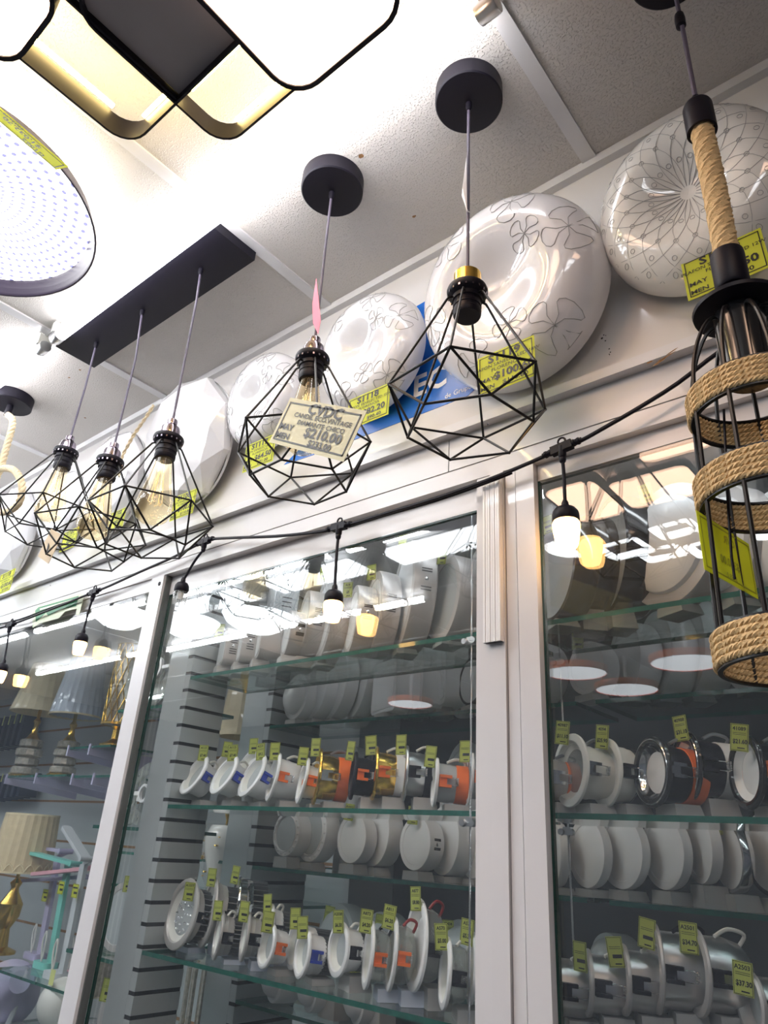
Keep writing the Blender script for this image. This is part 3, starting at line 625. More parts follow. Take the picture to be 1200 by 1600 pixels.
# ================================================================== PLAFONDS ON THE SIGN PANEL
def dome(r, R, h):                       # height of the doughnut-like shell at radius r
    q = r/R
    if q > .62: return h*math.sqrt(max(0, 1-((q-.62)/.38)**2))**.85
    return h*(1-.38*(.5+.5*math.cos(PI*q/.62)))
def plafond(cx, cz, R, tilt, hr, kind, label, tagline, tpx, grp='round ceiling lights leaning on the sign panel', m='acrylic', yb=.8165):
    rot = Matrix.Rotation(-tilt, 3, 'X')    # local: x right, z up, -y outwards; bottom edge touches the panel
    t = bpy.data.objects.new('plafond_light', None); COL.objects.link(t); tag(t, label, 'ceiling light', grp)
    base = Vector((cx, yb-.002, cz)) - Vector((0, R*math.sin(tilt)+.004, 0))
    mb = (Matrix.Rotation(tilt, 4, 'X')); mb.translation = base; t.matrix_basis = mb
    h = R*hr
    g = G(); g.lathe([(.0001, 0), (R*.97, 0), (R*.985, .004), (R*.985, .008)], 72, ax='y'); g.build('base_plate', M['white'], t, local=True)
    if kind == 'facet':
        g = G(); n = 9; rings = [(R*1.0, .006, 0), (R*.99, h*.42, 0), (R*.80, h*.85, .5), (R*.42, h*1.0, 0), (.0001, h*1.03, 0)]; vs = []
        for r, d, ph in rings:
            for i in range(n): a = 2*PI*(i+ph)/n+.3; vs.append((r*math.cos(a), -d, r*math.sin(a)))
        fs = []
        for k_ in range(len(rings)-1):
            for i in range(n):
                j = (i+1) % n; a, b, c, d = k_*n+i, k_*n+j, (k_+1)*n+i, (k_+1)*n+j
                if k_ == 1: fs += [(a, b, c), (b, d, c)]
                elif k_ == 2: fs += [(a, d, c), (a, b, d)]
                else: fs.append((a, b, d, c))
        g.add(vs, fs); sh = g.build('shade', M[m], t, local=True, smooth=False)
    else:
        prof = [(R*.985, .004)]+[(R*q, .004+dome(R*q, R, h)) for q in (1, .995, .985, .97, .95, .92, .88, .84, .80, .75, .70, .66, .62, .56, .50, .44, .38, .32, .26, .20, .14, .07)]+[(.0001, .004+dome(0, R, h))]
        g = G(); g.lathe(prof, 80, ax='y'); sh = g.build('shade', M[m], t, local=True, angle=80)
        g = G()
        def onp(pts, r=.00055):
            g.tube([(px_, -(dome(math.hypot(px_, pz_), R, h)+.0043), pz_) for px_, pz_ in pts], r, 4)
        if kind == 'floral':
            rg = random.Random(int(R*1e4))
            for (fr, fa, fs_) in ((.82, .25, .19), (.80, 1.2, .17), (.82, 2.2, .18), (.8, 3.3, .16), (.82, 4.3, .18), (.84, 5.35, .19), (.5, .7, .13), (.5, 4.9, .14)):
                fx, fz = R*fr*math.cos(fa), R*fr*math.sin(fa)
                fs_ *= 1.35; g = G()
                for pe in range(4):
                    a0 = pe*PI/2+fa; pts = []
                    for k_ in range(13):
                        u = k_/12; w_ = math.sin(PI*u)*.45; l = u if u < .6 else 1.2-u
                        aa = a0+(w_ if True else 0)*(1 if k_ <= 12 else -1)*(1 if u < .5 else 1)-.0
                        ang = a0+.55*math.sin(2*PI*u)*1.0; rad = fs_*R*math.sin(PI*u)**.7
                        qx, qz = fx+rad*math.cos(ang), fz+rad*math.sin(ang)
                        q = math.hypot(qx, qz)
                        if q > R*.985: qx *= R*.985/q; qz *= R*.985/q
                        pts.append((qx, qz))
                    onp(pts)
                g.build('printed_flower', M['print'], sh, local=True)
        else:
            n = 20
            for i in range(n):
                for sg in (-1, 1):
                    onp([(R*q*math.cos(2*PI*i/n+sg*.9*q*q), R*q*math.sin(2*PI*i/n+sg*.9*q*q)) for q in (.08, .16, .24, .32, .4, .48, .56, .64, .72, .8, .88, .95)], .0003)
            for i in range(n):
                for q in (.35, .59, .76, .9):
                    a = 2*PI*(i+.0)/n+.9*q*q*0; rr = .0032
                    onp([(R*q*math.cos(a)+rr*math.cos(u), R*q*math.sin(a)+rr*math.sin(u)) for u in [k_*PI/4 for k_ in range(9)]], .00032)
            g.build('printed_net', M['print'], sh, local=True)
    if tpx:
        P, w, h2, ang, my = tpx
        ctr = Y(*P, my); mt = basis(ctr, Vector((math.cos(ang), 0, math.sin(ang))), Vector((-math.sin(ang), 0, math.cos(ang))))
        price_tag(t, world(t).inverted() @ mt, w, h2, tagline)
    return t
def pl_lines(code, watt, price, low):
    return [(code, -.02, .25, .26, 'CENTER', 1.2), ('PLAFON SANELEC LED '+watt, 0, .13, .115, 'CENTER', 1.1), ('FLORENCIA', .02, .01, .115, 'CENTER', 1.2), (price, .14, -.22, .26, 'CENTER', 1.1), ('MAY', -.45, -.20, .14, 'LEFT', 1.2), ('MEN', -.45, -.40, .14, 'LEFT', 1.2), (low, .16, -.40, .15, 'CENTER', 1.2)]
plafond(-.150, 2.372, .130, .22, .42, 'net', 'round cream ceiling light with a net-and-ring print behind the rope cage pendant', pl_lines('S1120', '12W', '$66.50', '$73.00'), ((1131, 414), .096, .064, .03, .755), m='acrylic_cream')
plafond(-.428, 2.352, .157, .24, .42, 'floral', 'largest round white ceiling light, flower print, behind the gold-socket pendant', pl_lines('S1119', '18W', '$100.60', '$110.60'), ((790, 573), .094, .070, .01, .728))
plafond(-.736, 2.385, .119, .16, .42, 'floral', 'round white flower-print ceiling light, mid-sized, with the 82.20 price tag', pl_lines('S1118', '15W', '$82.20', '$90.40'), ((575, 636), .094, .064, 0, .742))
plafond(-1.036, 2.396, .110, .15, .42, 'floral', 'round white flower-print ceiling light behind the pendant with the cream card', pl_lines('S1117', '12W', '$64.50', '$71.00'), ((405, 708), .088, .062, 0, .745))
plafond(-1.285, 2.372, .158, .20, .34, 'facet', 'faceted white ceiling light behind the right-hand cage of the three', pl_lines('S1100', '18W', '$100.80', '$110.80'), ((286, 789), .082, .058, 0, .75), grp='faceted ceiling lights on the sign panel')
plafond(-1.620, 2.372, .140, .14, .34, 'facet', 'faceted white ceiling light behind the middle cage of the three', pl_lines('S1102', '15W', '$82.20', '$90.40'), ((182, 812), .07, .05, 0, .75), grp='faceted ceiling lights on the sign panel')
plafond(-1.900, 2.365, .120, .12, .34, 'facet', 'faceted white ceiling light behind the left-hand cage of the three', pl_lines('S1101', '12W', '$64.50', '$71.00'), ((108, 843), .075, .055, 0, .75), grp='faceted ceiling lights on the sign panel')
plafond(-2.185, 2.358, .150, .16, .34, 'facet', 'faceted white ceiling light below the knotted rope at the left edge', pl_lines('S1118', '18W', '$100.60', '$110.60'), ((8, 910), .09, .066, .05, .76), grp='faceted ceiling lights on the sign panel')
# blue brand sticker on the panel
bs = empty('sign_sticker', (-.75, .8198, 2.3), 'slanting blue sticker with white letters on the sign panel behind the round lights', 'sticker')
g = G(); pts = [(-.995, 2.246), (-.86, 2.240), (-.55, 2.238), (-.50, 2.262), (-.56, 2.36), (-.605, 2.497), (-.672, 2.492), (-.74, 2.40), (-.86, 2.32)]
g.add([(a, .8192, b) for a, b in pts]+[(a, .8199, b) for a, b in pts], [tuple(range(9)), tuple(range(9, 18))[::-1]]+[(i, (i+1) % 9, 9+(i+1) % 9, 9+i) for i in range(9)]); bb = g.build('sticker_sheet', M['blueprint'], bs, smooth=False)
g = G(); g.T = basis(Y(668, 612, .819), (1, 0, 0), (0, 0, 1)); put_text(g, 'EC', .004, 0, .062, .0004, .03, 'CENTER', 1.0); g.T = basis(Y(716, 612, .819), (1, 0, .0), (0, 0, 1)); put_text(g, 'de Grupo', 0, -.004, .014, .0004, .01); g.build('lettering', M['white'], bb, smooth=False)
# torn green-and-white sticker under the ledge
gs = empty('torn_sticker', Y(90, 960, .817), 'torn green and white sticker hanging on the fascia above the left-hand door', 'sticker')
def polyY(px, y, th): return [Y(*q, y) for q in px]
g = G(); P = polyY(((50, 955), (57, 946), (128, 926), (131, 930), (124, 960), (118, 961), (120, 951), (102, 955), (92, 966), (62, 974), (51, 981)), .812, 0); n = len(P)
g.add([tuple(v) for v in P]+[tuple(v+Vector((0, .001, 0))) for v in P], [tuple(range(n)), tuple(range(n, 2*n))[::-1]]+[(i, (i+1) % n, n+(i+1) % n, n+i) for i in range(n)]); sh = g.build('backing', M['paleSign'], gs, smooth=False)
g = G(); P = polyY(((55, 954), (60, 949), (123, 931), (119, 947), (95, 952), (75, 962), (72, 957), (56, 972)), .8112, 0); n = len(P)
g.add([tuple(v) for v in P], [tuple(range(n))]); g.build('green_print', M['greensign'], sh, smooth=False)
g = G(); P = polyY(((62, 951), (119, 935), (118.5, 937.5), (62.5, 953.5)), .8108, 0); g.add([tuple(v) for v in P], [(0, 1, 2, 3)]); g.build('pale_line', M['paleSign'], sh, smooth=False)

# ================================================================== STRING LIGHTS
sl = empty('string_lights', (-.9, .805, 2.1), 'black cable of string lights with round bulbs hanging across the cabinet fronts', 'string lights')
conn = [(878, 700), (530, 823), (320, 846), (147, 925), (17, 976)]
main = [(1262, 470), (1200, 505), (1130, 545), (1060, 598), (1000, 636), (950, 665), (905, 690), (878, 700), (830, 722), (757, 752), (680, 779), (600, 803), (545, 820), (530, 823), (505, 830), (430, 838), (350, 841), (320, 846), (270, 871), (220, 893), (170, 916), (147, 925), (100, 944), (50, 964), (17, 976), (-30, 990), (-90, 1010)]
g = G(); g.tube(smooth_path([Vector((1.2, .8, 2.12)), Vector((.75, .8, 2.08)), Vector((.3, .8, 2.14))]+[Y(*q, .8) for q in main], 3), .0029, 8); g.build('cable', M['black'], sl)
g = G(); g.tube(smooth_path([Y(*q, .805) for q in ((545, 823), (600, 806), (680, 783), (757, 756), (800, 739))], 3), .002, 6)
g.tube(smooth_path([Y(*q, .806) for q in ((310, 846), (250, 852), (200, 860), (150, 885), (60, 925), (0, 945))], 3), .002, 6) if False else None
g.build('cable', M['black'], sl)
g = G(); g.tube(smooth_path([Y(*q, .806) for q in ((-20, 979), (30, 968), (75, 951), (120, 936), (147, 926))], 3), .002, 6); g.build('cable', M['black'], sl)
bul = [((878, 706), (883, 790), (887, 838), .0185, True), ((527, 828), (523, 920), (524, 946), .0165, True), ((318, 852), (286, 908), (280, 932), .0155, False), ((144, 931), (130, 988), (127, 1008), .0155, True), ((15, 983), (6, 1035), (2, 1056), .0155, True)]
for (a, b, c, R, lit), cn in zip(bul, conn):
    Pc = Y(*cn, .8); q0 = Y(cn[0]+40, cn[1]-13, .8); i = conn.index(cn); d = (Y(*main[main.index(cn)-1], .8)-Y(*main[main.index(cn)+1], .8)).normalized()
    cnn = bpy.data.objects.new('connector', None); COL.objects.link(cnn); cnn.parent = sl; cnn.location = Pc-Vector((-.9, .805, 2.1))
    g = G(); g.T = basis(Pc, d, (0, 0, 1)); g.box(-.016, .016, -.0062, .0062, -.005, .005)
    for sx in (-1, 1):
        for k_, rr in enumerate((.0052, .0045, .0052, .0038)): g.T = basis(Pc+d*sx*(.018+k_*.0035), d, (0, 0, 1)); g.lathe([(.0001, -.0014), (rr, -.0014), (rr, .0014), (.0001, .0014)], 12, ax='x')
    g.build('connector_body', M['black'], cnn)
    g = G(); g.T = basis(Pc+Vector((0, 0, .011)), (1, 0, 0), (0, 0, 1)); g.tube([(.0055*math.cos(u), .0055*math.sin(u), 0) for u in [k_*PI/6 for k_ in range(12)]], .0016, 6, closed=True); g.build('hanging_loop', M['black'], cnn)
    top, bot = Y(*a, .8), Y(*b, .8); bc = Y(*c, .8); ax = Vector((0, 0, 1))
    g = G(); g.T = Matrix.Translation(Vector((Pc.x, .8, Pc.z))); g.lathe([(.0001, .004), (.0058, .002), (.0056, -.014), (.0045, -.016), (.0050, -.018), (.0042, -.022), (.0028, -.024)], 14); g.build('drop_socket', M['black'], cnn)
    bot = Vector((bc.x, .8, bot.z)) if False else bot
    g = G(); g.tube(smooth_path([Vector((Pc.x, .8, Pc.z-.02)), top.lerp(bot, .45)+Vector((.0008, 0, 0)), bot], 4), .0026, 8); g.build('drop_cable', M['black'], cnn)
    g = G(); g.T = Matrix.Translation(bot); g.lathe([(.0028, .008), (.0048, .004), (.0052, -.002), (R*.72, -.005), (R*.92, -.010), (R*.97, -.014), (R*.97, -.022), (R*.9, -.024)], 28); g.build('bulb_holder', M['black'], cnn)
    g = G(); g.T = Matrix.Translation(bot+Vector((0, 0, -.023)))
    k_ = R/.0165
    g.lathe([(R*.86, 0), (R*.99, -.004*k_), (R*.97, -.011*k_), (R*.80, -.029*k_), (R*.70, -.033*k_), (.0001, -.0345*k_)], 24); g.build('bulb', M['litbulb'] if lit else M['clear'], cnn, angle=20)
    if not lit:
        g = G(); g.T = Matrix.Translation(bot+Vector((0, 0, -.023)))
        for j in range(20): u = j*PI/10; g.tube([(R*.98*math.cos(u), R*.98*math.sin(u), -.003), (R*.80*math.cos(u), R*.8*math.sin(u), -.028)], .0006, 4)
        g.build('fluting', M['clear'], cnn); g = G(); g.T = Matrix.Translation(bot+Vector((0, 0, -.023))); g.lathe([(.0001, -.02), (.006, -.018), (.007, -.002)], 14); g.build('bulb_core', M['offwhite'], cnn)

# ================================================================== CABINET INSIDES
def slat(name, x0, x1, y0, y1, z0, z1, label):
    t = empty(name, (x0, y0, z0), label, 'partition')
    g = G(); g.box(x0, x1-.0016, y0+.001, y1, z0, z1); g.build('core', M['slot'], t, smooth=False)
    g = G(); g.box(x0-.001, x1-.020, y0, y0+.004, z0, z1); g.build('front_board', M['greyfront'], t, smooth=False)
    g = G(); z = z0; p = .0362
    z = 1.253-.0362*9
    while z < z1-.01:
        a, b = max(z+.0035, z0), min(z+p-.0035, z1)
        g.box(x1-.019, x1, y0-.0005, y1+.0005, a, b) ; z += p
    o = g.build('slat_boards', M['grey'], t, smooth=False)
    return t
slat('slatted_partition', -1.39, -1.305, .90, 1.0, 1.0, 2.139, 'grey slotted partition at the left end of the middle cabinet')
slat('slatted_partition', -1.40, -1.300, 1.135, 1.30, 1.0, 2.139, 'pale grey slotted partition farther back in the middle cabinet')
sbox('trim_40', M['greyfront'], -1.32, -1.30, 1.45, 1.62, 0, 2.14)
def shelf(x0, x1, y0, y1, z, label, th=.007):
    g = G(); g.box(x0, x1, y0, y1, z-th, z)
    g.m = [1, 1, 1, 1, 0, 0]
    for i, f in enumerate(g.f):
        zs = [g.v[v][2] for v in f]; g.m[i] = 0 if max(zs)-min(zs) < 1e-6 else 1
    o = g.build('glass_shelf', [M['shelfglass'], M['green_edge']], smooth=False); tag(o, label, 'shelf'); return o
ZS = [1.861, 1.606, 1.357]; ZR = [1.795, 1.503, 1.262]
SX0 = -1.322
for z, n in zip(ZS, ('top', 'middle', 'bottom')): shelf(-1.3045, -.535, .90, 1.06, z, 'green-edged glass shelf, %s one of the front row in the middle cabinet' % n)
for z, n in zip(ZS, ('top', 'middle', 'bottom')): shelf(-.50, 1.2, .90, 1.06, z, 'green-edged glass shelf, %s one of the front row in the right-hand cabinet' % n)
for z, n in zip(ZR, ('top', 'middle', 'bottom')): shelf(-1.2995, -.535, 1.135, 1.31, z, 'green-edged glass shelf, %s one of the back row in the middle cabinet' % n)
for z, n in zip(ZR, ('top', 'middle', 'bottom')): shelf(-.50, 1.2, 1.135, 1.31, z, 'green-edged glass shelf, %s one of the back row in the right-hand cabinet' % n)
def steel_cable(px, py, y, label):
    p = Y(px, py, y); t = empty('steel_cable', (p.x, y, 2.139), label, 'cable')
    g = G(); rope(g, [(p.x, y, 2.139), (p.x, y, 1.0)], .0016, 3, .012, 5, 5); g.build('wire', M['alu'], t)
    for z in ZS:
        g = G(); g.box(p.x-.006, p.x+.006, y-.005, y+.005, z-.020, z-.009)
        for s in (-1, 1): g.T = Matrix.Translation((p.x+s*.008, y-.004, z-.016)); g.lathe([(.0001, .006), (.0045, .006), (.005, 0), (.0001, 0)], 12, ax='y')
        g.T = Matrix.Identity(4); g.build('clamp', M['alu'], t)
steel_cable(735, 1270, .897, 'twisted steel cable with clamps holding the shelves beside the mullion')
steel_cable(893, 1410, 1.072, 'thin dark steel cable behind the right-hand shelves')

# ------------------------------------------------------------------ fittings on display
STANDS = []
def fitting_base(kind, px, py, hpx, ratio, tilt, y, label, cat, name, shelfz, dR=None, flip=1):
    P = Y(px, py, y); up = Vector((0, 0, 1)); q = (pr(P+up*.01)-pr(P-up*.01)).length/.02
    R = hpx/2/q/math.cos(math.radians(tilt))*.97
    b = math.atan2(abs(P.x), P.y); a = math.acos(min(1, ratio))-b*flip   # yaw towards -x
    t = math.radians(tilt)
    n = Vector((-math.sin(a)*math.cos(t), -math.cos(a)*math.cos(t), math.sin(t)))
    zmin = shelfz+R*math.cos(t)+.0035
    lift = max(0, zmin-P.z)
    if lift < .05: P.z += lift
    ey = (Vector((0, 0, 1))-n*n.z).normalized(); ex = ey.cross(n)
    rot = Matrix((ex, ey, n)).transposed()
    o = empty(name, P, label, cat, None, rot)
    STANDS.append((P, n, R, P.z-R*math.cos(t), shelfz, label, name, t))
    return o, R
def small_tag(o, R, code, price, w=.020, h=.031, at_=(.25, 1.0), tl=15, rz=0, m='yellowtag'):
    W_ = world(o); pos = W_ @ Vector((R*at_[0], R*at_[1], .012)); rg_ = random.Random(int(abs(W_.translation.x)*9e4))
    fa = math.atan2(W_[0][2], -W_[1][2]); vw = math.atan2(-pos.x, pos.y); az = fa+(vw-fa)*(.60+rg_.uniform(-.18, .18)); 
    ux = Vector((math.cos(az), math.sin(az), 0)); lean = rg_.uniform(-.12, .16); uy = (Vector((0, 0, 1))+ux*lean).normalized()
    mt = W_.inverted() @ basis(pos, ux-Vector((0, 0, lean)), uy)
    g = G(); g.T = mt; g.box(-w/2, w/2, -h/2, h/2, -.0005, 0); c = g.build('price_tag', M[m], o, local=True, smooth=False)
    g = G(); g.T = mt; frame_lines(g, w, h, .0008, .0004, .0004)
    if code: put_text(g, code, 0, h*.26, h*.19, .0004, .02)
    for yy in (.16, .10): g.box(-w*.36, w*.36, h*yy, h*yy+.0004, 0, .0003)
    if price: put_text(g, price, w*.04, -h*.22, h*.22, .0004, .03, 'CENTER', .85)
    else: g.box(-w*.2, w*.38, -h*.2, -h*.08, 0, .0003)
    g.box(-w*.1, w*.3, -h*.40, -h*.36, 0, .0003)
    g.build('lettering', M['ink'], c, local=True, smooth=False)
def panel_light(px, py, hpx, ratio, y, sz, label, th=.034, m='white', fm='diffuser', rim=None, code=None, price=None, tilt=2, tagat=None, orn=False, vents=False, tm='yellowtag', dome_=False):
    o, R = fitting_base('p', px, py, hpx, ratio, tilt, y, label, 'panel light', 'panel_light', sz)
    fi = R*.80 if rim is None else R*.90
    g = G(); g.lathe([(.0001, -th), (R*.96, -th), (R*.985, -th+.003), (R, -th*.5), (R, -.003), (R*.985, 0), (fi, 0), (fi-.001, -.0015)], 56); g.build('body', M[rim or m], o, local=True)
    g = G()
    if dome_: g.lathe([(fi, -.002), (fi*.97, .006), (fi*.8, .015), (fi*.5, .021), (.0001, .023)], 48)
    else: g.lathe([(.0001, -.001), (fi, -.001)], 48)
    g.build('diffuser', M[fm], o, local=True)
    if orn:
        g = G()
        for i in range(18):
            a = i*PI/9; g.T = Matrix.Rotation(a, 4, 'Z') @ Matrix.Translation((R*.89, 0, 0)); g.lathe([(.0001, .004), (R*.03, .003), (R*.065, -.001)], 8)
        g.T = Matrix.Identity(4); g.lathe([(R*.76, -.001), (R*.79, .003), (R*.82, -.001)], 48); g.build('scalloped_ring', M[m], o, local=True)
    if vents:
        for s in (1,):
            g = G()
            for vv in (-2, 2):
                for k_ in range(2 if vents == 2 else 3):
                    ang = (vv*.07)+k_*.05*(1 if vv > 0 else -1); T = Matrix.Rotation(ang, 4, 'Z') @ Matrix.Translation((R-.0002, 0, -th*.5)); g.T = T; g.box(-.0004, .0006, -.0010, .0010, -th*.22, th*.22)
            g.build('vent_slots', M['slot'], o, local=True, smooth=False)
            g = G(); g.T = Matrix.Translation((R, 0, -th*.5)); g.lathe([(.0001, .0015), (.0025, .001), (.0035, 0)], 12, ax='x'); g.build('side_screw', M['chrome'], o, local=True)
    if code is not None: small_tag(o, R, code, price, at_=tagat or (.2, .92), m=tm)
    return o
def square_light(px, py, hpx, ratio, y, sz, label, th=.034, m='silver', fm='diffuser', code=None, price=None, vents=True, r=.012, tagat=(0, .95)):
    o, R = fitting_base('s', px, py, hpx, ratio, 1, y, label, 'panel light', 'square_panel_light', sz)
    g = G(); g.prism(rrect(-R, R, -R, R, r), -th, 0); g.build('body', M[m], o, local=True)
    g = G(); g.prism(rrect(-R*.85, R*.85, -R*.85, R*.85, r*.7), 0, .0012); g.build('diffuser', M[fm], o, local=True)
    if vents:
        g = G()
        for yy in (-.42, -.30, -.18, .18, .30, .42): g.box(R-.0003, R+.0006, R*yy-.0010, R*yy+.0010, -th*.72, -th*.28)
        g.build('vent_slots', M['slot'], o, local=True, smooth=False)
        g = G(); g.T = Matrix.Translation((R, 0, -th*.5)); g.lathe([(.0001, .0015), (.0025, .001), (.0035, 0)], 12, ax='x'); g.build('side_screw', M['chrome'], o, local=True)
    if code is not None: small_tag(o, R, code, price, at_=tagat)
    return o
def downlight(px, py, hpx, ratio, y, sz, label, fl='white', body='white', hr=.78, d=.05, clip='orange', ring=None, face='offwhite', lens='diffuser', fins=False, cable='offwhite', code=None, price=None, tilt=14, tagat=(.25, .98), tm='yellowtag', bulge=False, rim2=None, cw=.011, dots=False, trl=15, tagrz=0):
    o, R = fitting_base('d', px, py, hpx, ratio, tilt, y, label, 'recessed light', 'recessed_downlight', sz)
    H = R*hr
    g = G(); g.lathe([(H, -.001), (R*.985, -.001), (R, .0005), (R*.985, .003), (R*.90, .0045), (R*.80, .004), (R*.76, .001)], 56); g.build('trim_ring', M[fl], o, local=True)
    if rim2:
        g = G(); g.lathe([(R*.93, .0040), (R*.915, .0048), (R*.90, .0046)], 56); g.build('trim_line', M[rim2], o, local=True)
    g = G(); g.lathe([(R*.76, .001), (R*.70, -.003), (R*.585, -.006)], 48); g.build('reflector', M[face], o, local=True)
    g = G(); g.lathe([(R*.587, -.0062), (R*.3, -.005), (.0001, -.0045)], 40); g.build('lens', M[lens], o, local=True)
    if dots:
        g = G()
        for rr, nn in ((.48, 12), (.30, 7), (.12, 3)):
            for i in range(nn): a = 2*PI*i/nn; g.T = Matrix.Translation((R*rr*math.cos(a), R*rr*math.sin(a), -.0055)); g.lathe([(R*.045, 0), (R*.03, .003), (.0001, .004)], 8)
        g.build('led_dots', M['chrome'], o, local=True)
    if bulge: pf = [(H, -.001), (H*1.0, -d*.25), (H*1.02, -d*.5), (H*.9, -d*.8), (H*.6, -d*.98), (.0001, -d)]
    else: pf = [(H, -.001), (H, -d*.45), (H*.97, -d*.5), (H*.93, -d*.9), (H*.85, -d), (.0001, -d)]
    g = G(); g.lathe(pf, 44); g.build('housing', M[body], o, local=True)
    if ring:
        g = G(); g.lathe([(H*.94, -d*.62), (H*1.0, -d*.63), (H*1.0, -d*1.02), (H*.93, -d*1.04), (.0001, -d*1.04)], 44); g.build('driver_ring', M[ring], o, local=True)
    if fins:
        g = G(); n = 26
        for i in range(n):
            g.T = Matrix.Rotation(2*PI*i/n, 4, 'Z'); g.box(H*.3, H*.93, -.0007, .0007, -d*1.9, -d*.9)
        g.T = Matrix.Identity(4); g.lathe([(.0001, -d*1.9), (H*.32, -d*1.9), (H*.32, -d), (.0001, -d)], 20); g.build('heat_sink', M['fin'], o, local=True)
    for s in (-1, 1):
        g = G(); x0 = H*.98*s
        a, b = sorted((x0, x0+s*.007)); g.box(a, b, -cw/2-.003, cw/2+.003, -.013, -.002) if clip else None
        if clip:
            g.box(*sorted((x0+s*.002, x0+s*.010)), -cw/2-.003, -cw/2+.001, -.020, -.002); g.box(*sorted((x0+s*.002, x0+s*.010)), cw/2-.001, cw/2+.003, -.020, -.002); c = g.build('clip', M[clip], o, local=True, smooth=False)
            g = G(); zz = -d*.62
            g.tube([(x0+s*.006, cw/2, -.010), (x0+s*.006, cw/2, zz), (x0+s*.006, -cw/2, zz), (x0+s*.006, -cw/2, -.010)], .0006, 5)
            pts = [(x0+s*.006+.0028*math.cos(u), -cw/2+cw*u/(12*PI), zz+.0028*math.sin(u)) for u in [k_*PI/4 for k_ in range(49)]]; g.tube(pts, .0006, 4); g.build('spring', M['chrome'], o, local=True)
    if cable:
        g = G(); g.tube(smooth_path([(0, H*.8, -d*.85), (.004, H*1.15, -d*.95), (.008, H*1.25, -d*.6), (.012, H*1.02, -d*.3)], 5), .0022, 7); g.build('lead_cable', M[cable], o, local=True)
    if code is not None: small_tag(o, R, code, price, at_=tagat, m=tm, tl=trl, rz=tagrz)
    return o

# --- top shelf, middle cabinet
z = ZS[0]
square_light(347, 1013, 58, .16, .935, z, 'silver square panel light at the left end of the top shelf, next to the partition', code='', vents=True)
square_light(374, 1006, 64, .14, .94, z, 'silver square panel light second from the partition on the top shelf')
square_light(403, 997, 72, .14, .945, z, 'silver square panel light third from the partition on the top shelf', th=.045, vents=False, r=.018)
square_light(424, 938, 112, .12, 1.03, z, 'tall grey square panel light standing behind the silver ones at the top left', th=.05, code='', m='greyfront')
panel_light(447, 990, 74, .18, .935, z, 'silver round panel light with side slots, just left of the hanging bulb', th=.038, m='silver', vents=3)
panel_light(472, 975, 108, .16, .96, z, 'larger silver round panel light with side slots left of the hanging bulb', th=.040, m='silver', vents=3)
panel_light(503, 966, 146, .22, .965, z, 'large silver-white round panel light directly behind the hanging bulb', th=.036, m='silver', fm='white', code='')
panel_light(548, 974, 112, .17, .93, z, 'silver round panel light right of the bulb with the A18 tag', th=.036, m='silver', vents=2, code='A18', price='$5', tagat=(-.1, .9))
panel_light(580, 962, 136, .22, .955, z, 'silver round panel light at the centre of the top shelf', th=.036, m='silver', vents=2, code='')
panel_light(628, 930, 172, .20, .965, z, 'tall silver round panel light right of centre on the top shelf', th=.042, m='silver', vents=2, code='')
panel_light(692, 935, 138, .36, .95, z, 'grey round panel light with pale face near the mullion on the top shelf', th=.05, m='silver', fm='greydiff', code='')
panel_light(742, 920, 130, .3, .965, z, 'grey round panel light half hidden by the mullion on the top shelf', th=.05, m='silver', fm='greydiff')
# --- back row, under the top shelf
z = ZR[0]
panel_light(462, 1088, 74, .5, 1.16, z, 'small white domed round light first in the upper back row', th=.05, fm='white', dome_=True)
panel_light(490, 1078, 92, .42, 1.18, z, 'white round light second in the upper back row', th=.032, fm='white')
panel_light(520, 1068, 112, .38, 1.20, z, 'white round light third in the upper back row', th=.032, fm='white')
panel_light(556, 1058, 128, .30, 1.22, z, 'largest white round light in the upper back row', th=.034, fm='white')
square_light(600, 1073, 84, .45, 1.16, z, 'white square light with rounded corners in the upper back row', th=.04, m='white', fm='white', vents=False)
square_light(645, 1064, 94, .33, 1.18, z, 'white square light, middle one of three in the upper back row', th=.045, m='white', fm='white', vents=False)
square_light(684, 1054, 104, .25, 1.20, z, 'white square light, last of three in the upper back row', th=.045, m='white', fm='white', vents=False)
panel_light(735, 1064, 78, .5, 1.16, z, 'oval light with dark rim beside the mullion in the upper back row', th=.03, rim='black', fm='diffuser')
# --- middle shelf
z = ZS[1]
downlight(344, 1205, 66, .42, .99, z, 'white downlight in the second line between the first two blue-clipped ones', clip=None, tilt=20, code='', cable=None, lens='white')
downlight(386, 1200, 66, .42, .99, z, 'white downlight in the second line behind the third blue-clipped one', clip=None, tilt=20, code='', cable=None, lens='white')
downlight(304, 1211, 66, .40, .93, z, 'white downlight with blue clips, first on the middle shelf beside the partition', clip='blue', tilt=24, code='A113', price='$7.40', lens='greydiff', d=.035)
downlight(351, 1211, 66, .42, .93, z, 'white downlight with blue clips, second on the middle shelf', clip='blue', tilt=24, code='A113', price='$7.40', lens='greydiff', d=.035)
downlight(395, 1212, 72, .40, .935, z, 'white downlight with blue clips, third on the middle shelf', clip='blue', tilt=22, code='A213', price='$9.2', lens='greydiff', d=.038)
downlight(428, 1214, 80, .17, .935, z, 'white downlight with orange clips right of the blue-clipped ones', clip='orange', tilt=8, code='', d=.045)
downlight(474, 1220, 76, .15, .93, z, 'thin white downlight with orange clips left of the gold one', clip='orange', tilt=8, code='', d=.025, hr=.7)
downlight(496, 1213, 92, .12, .935, z, 'gold downlight with orange driver ring on the middle shelf', fl='gold', body='gold', clip='chrome', ring='orange', cable='fin', tilt=3, code='', d=.052, face='gold')
downlight(553, 1212, 78, .10, .93, z, 'black downlight with orange clips on the middle shelf', fl='black', body='black', clip='orange', cable='black', tilt=3, code='', d=.042, face='black')
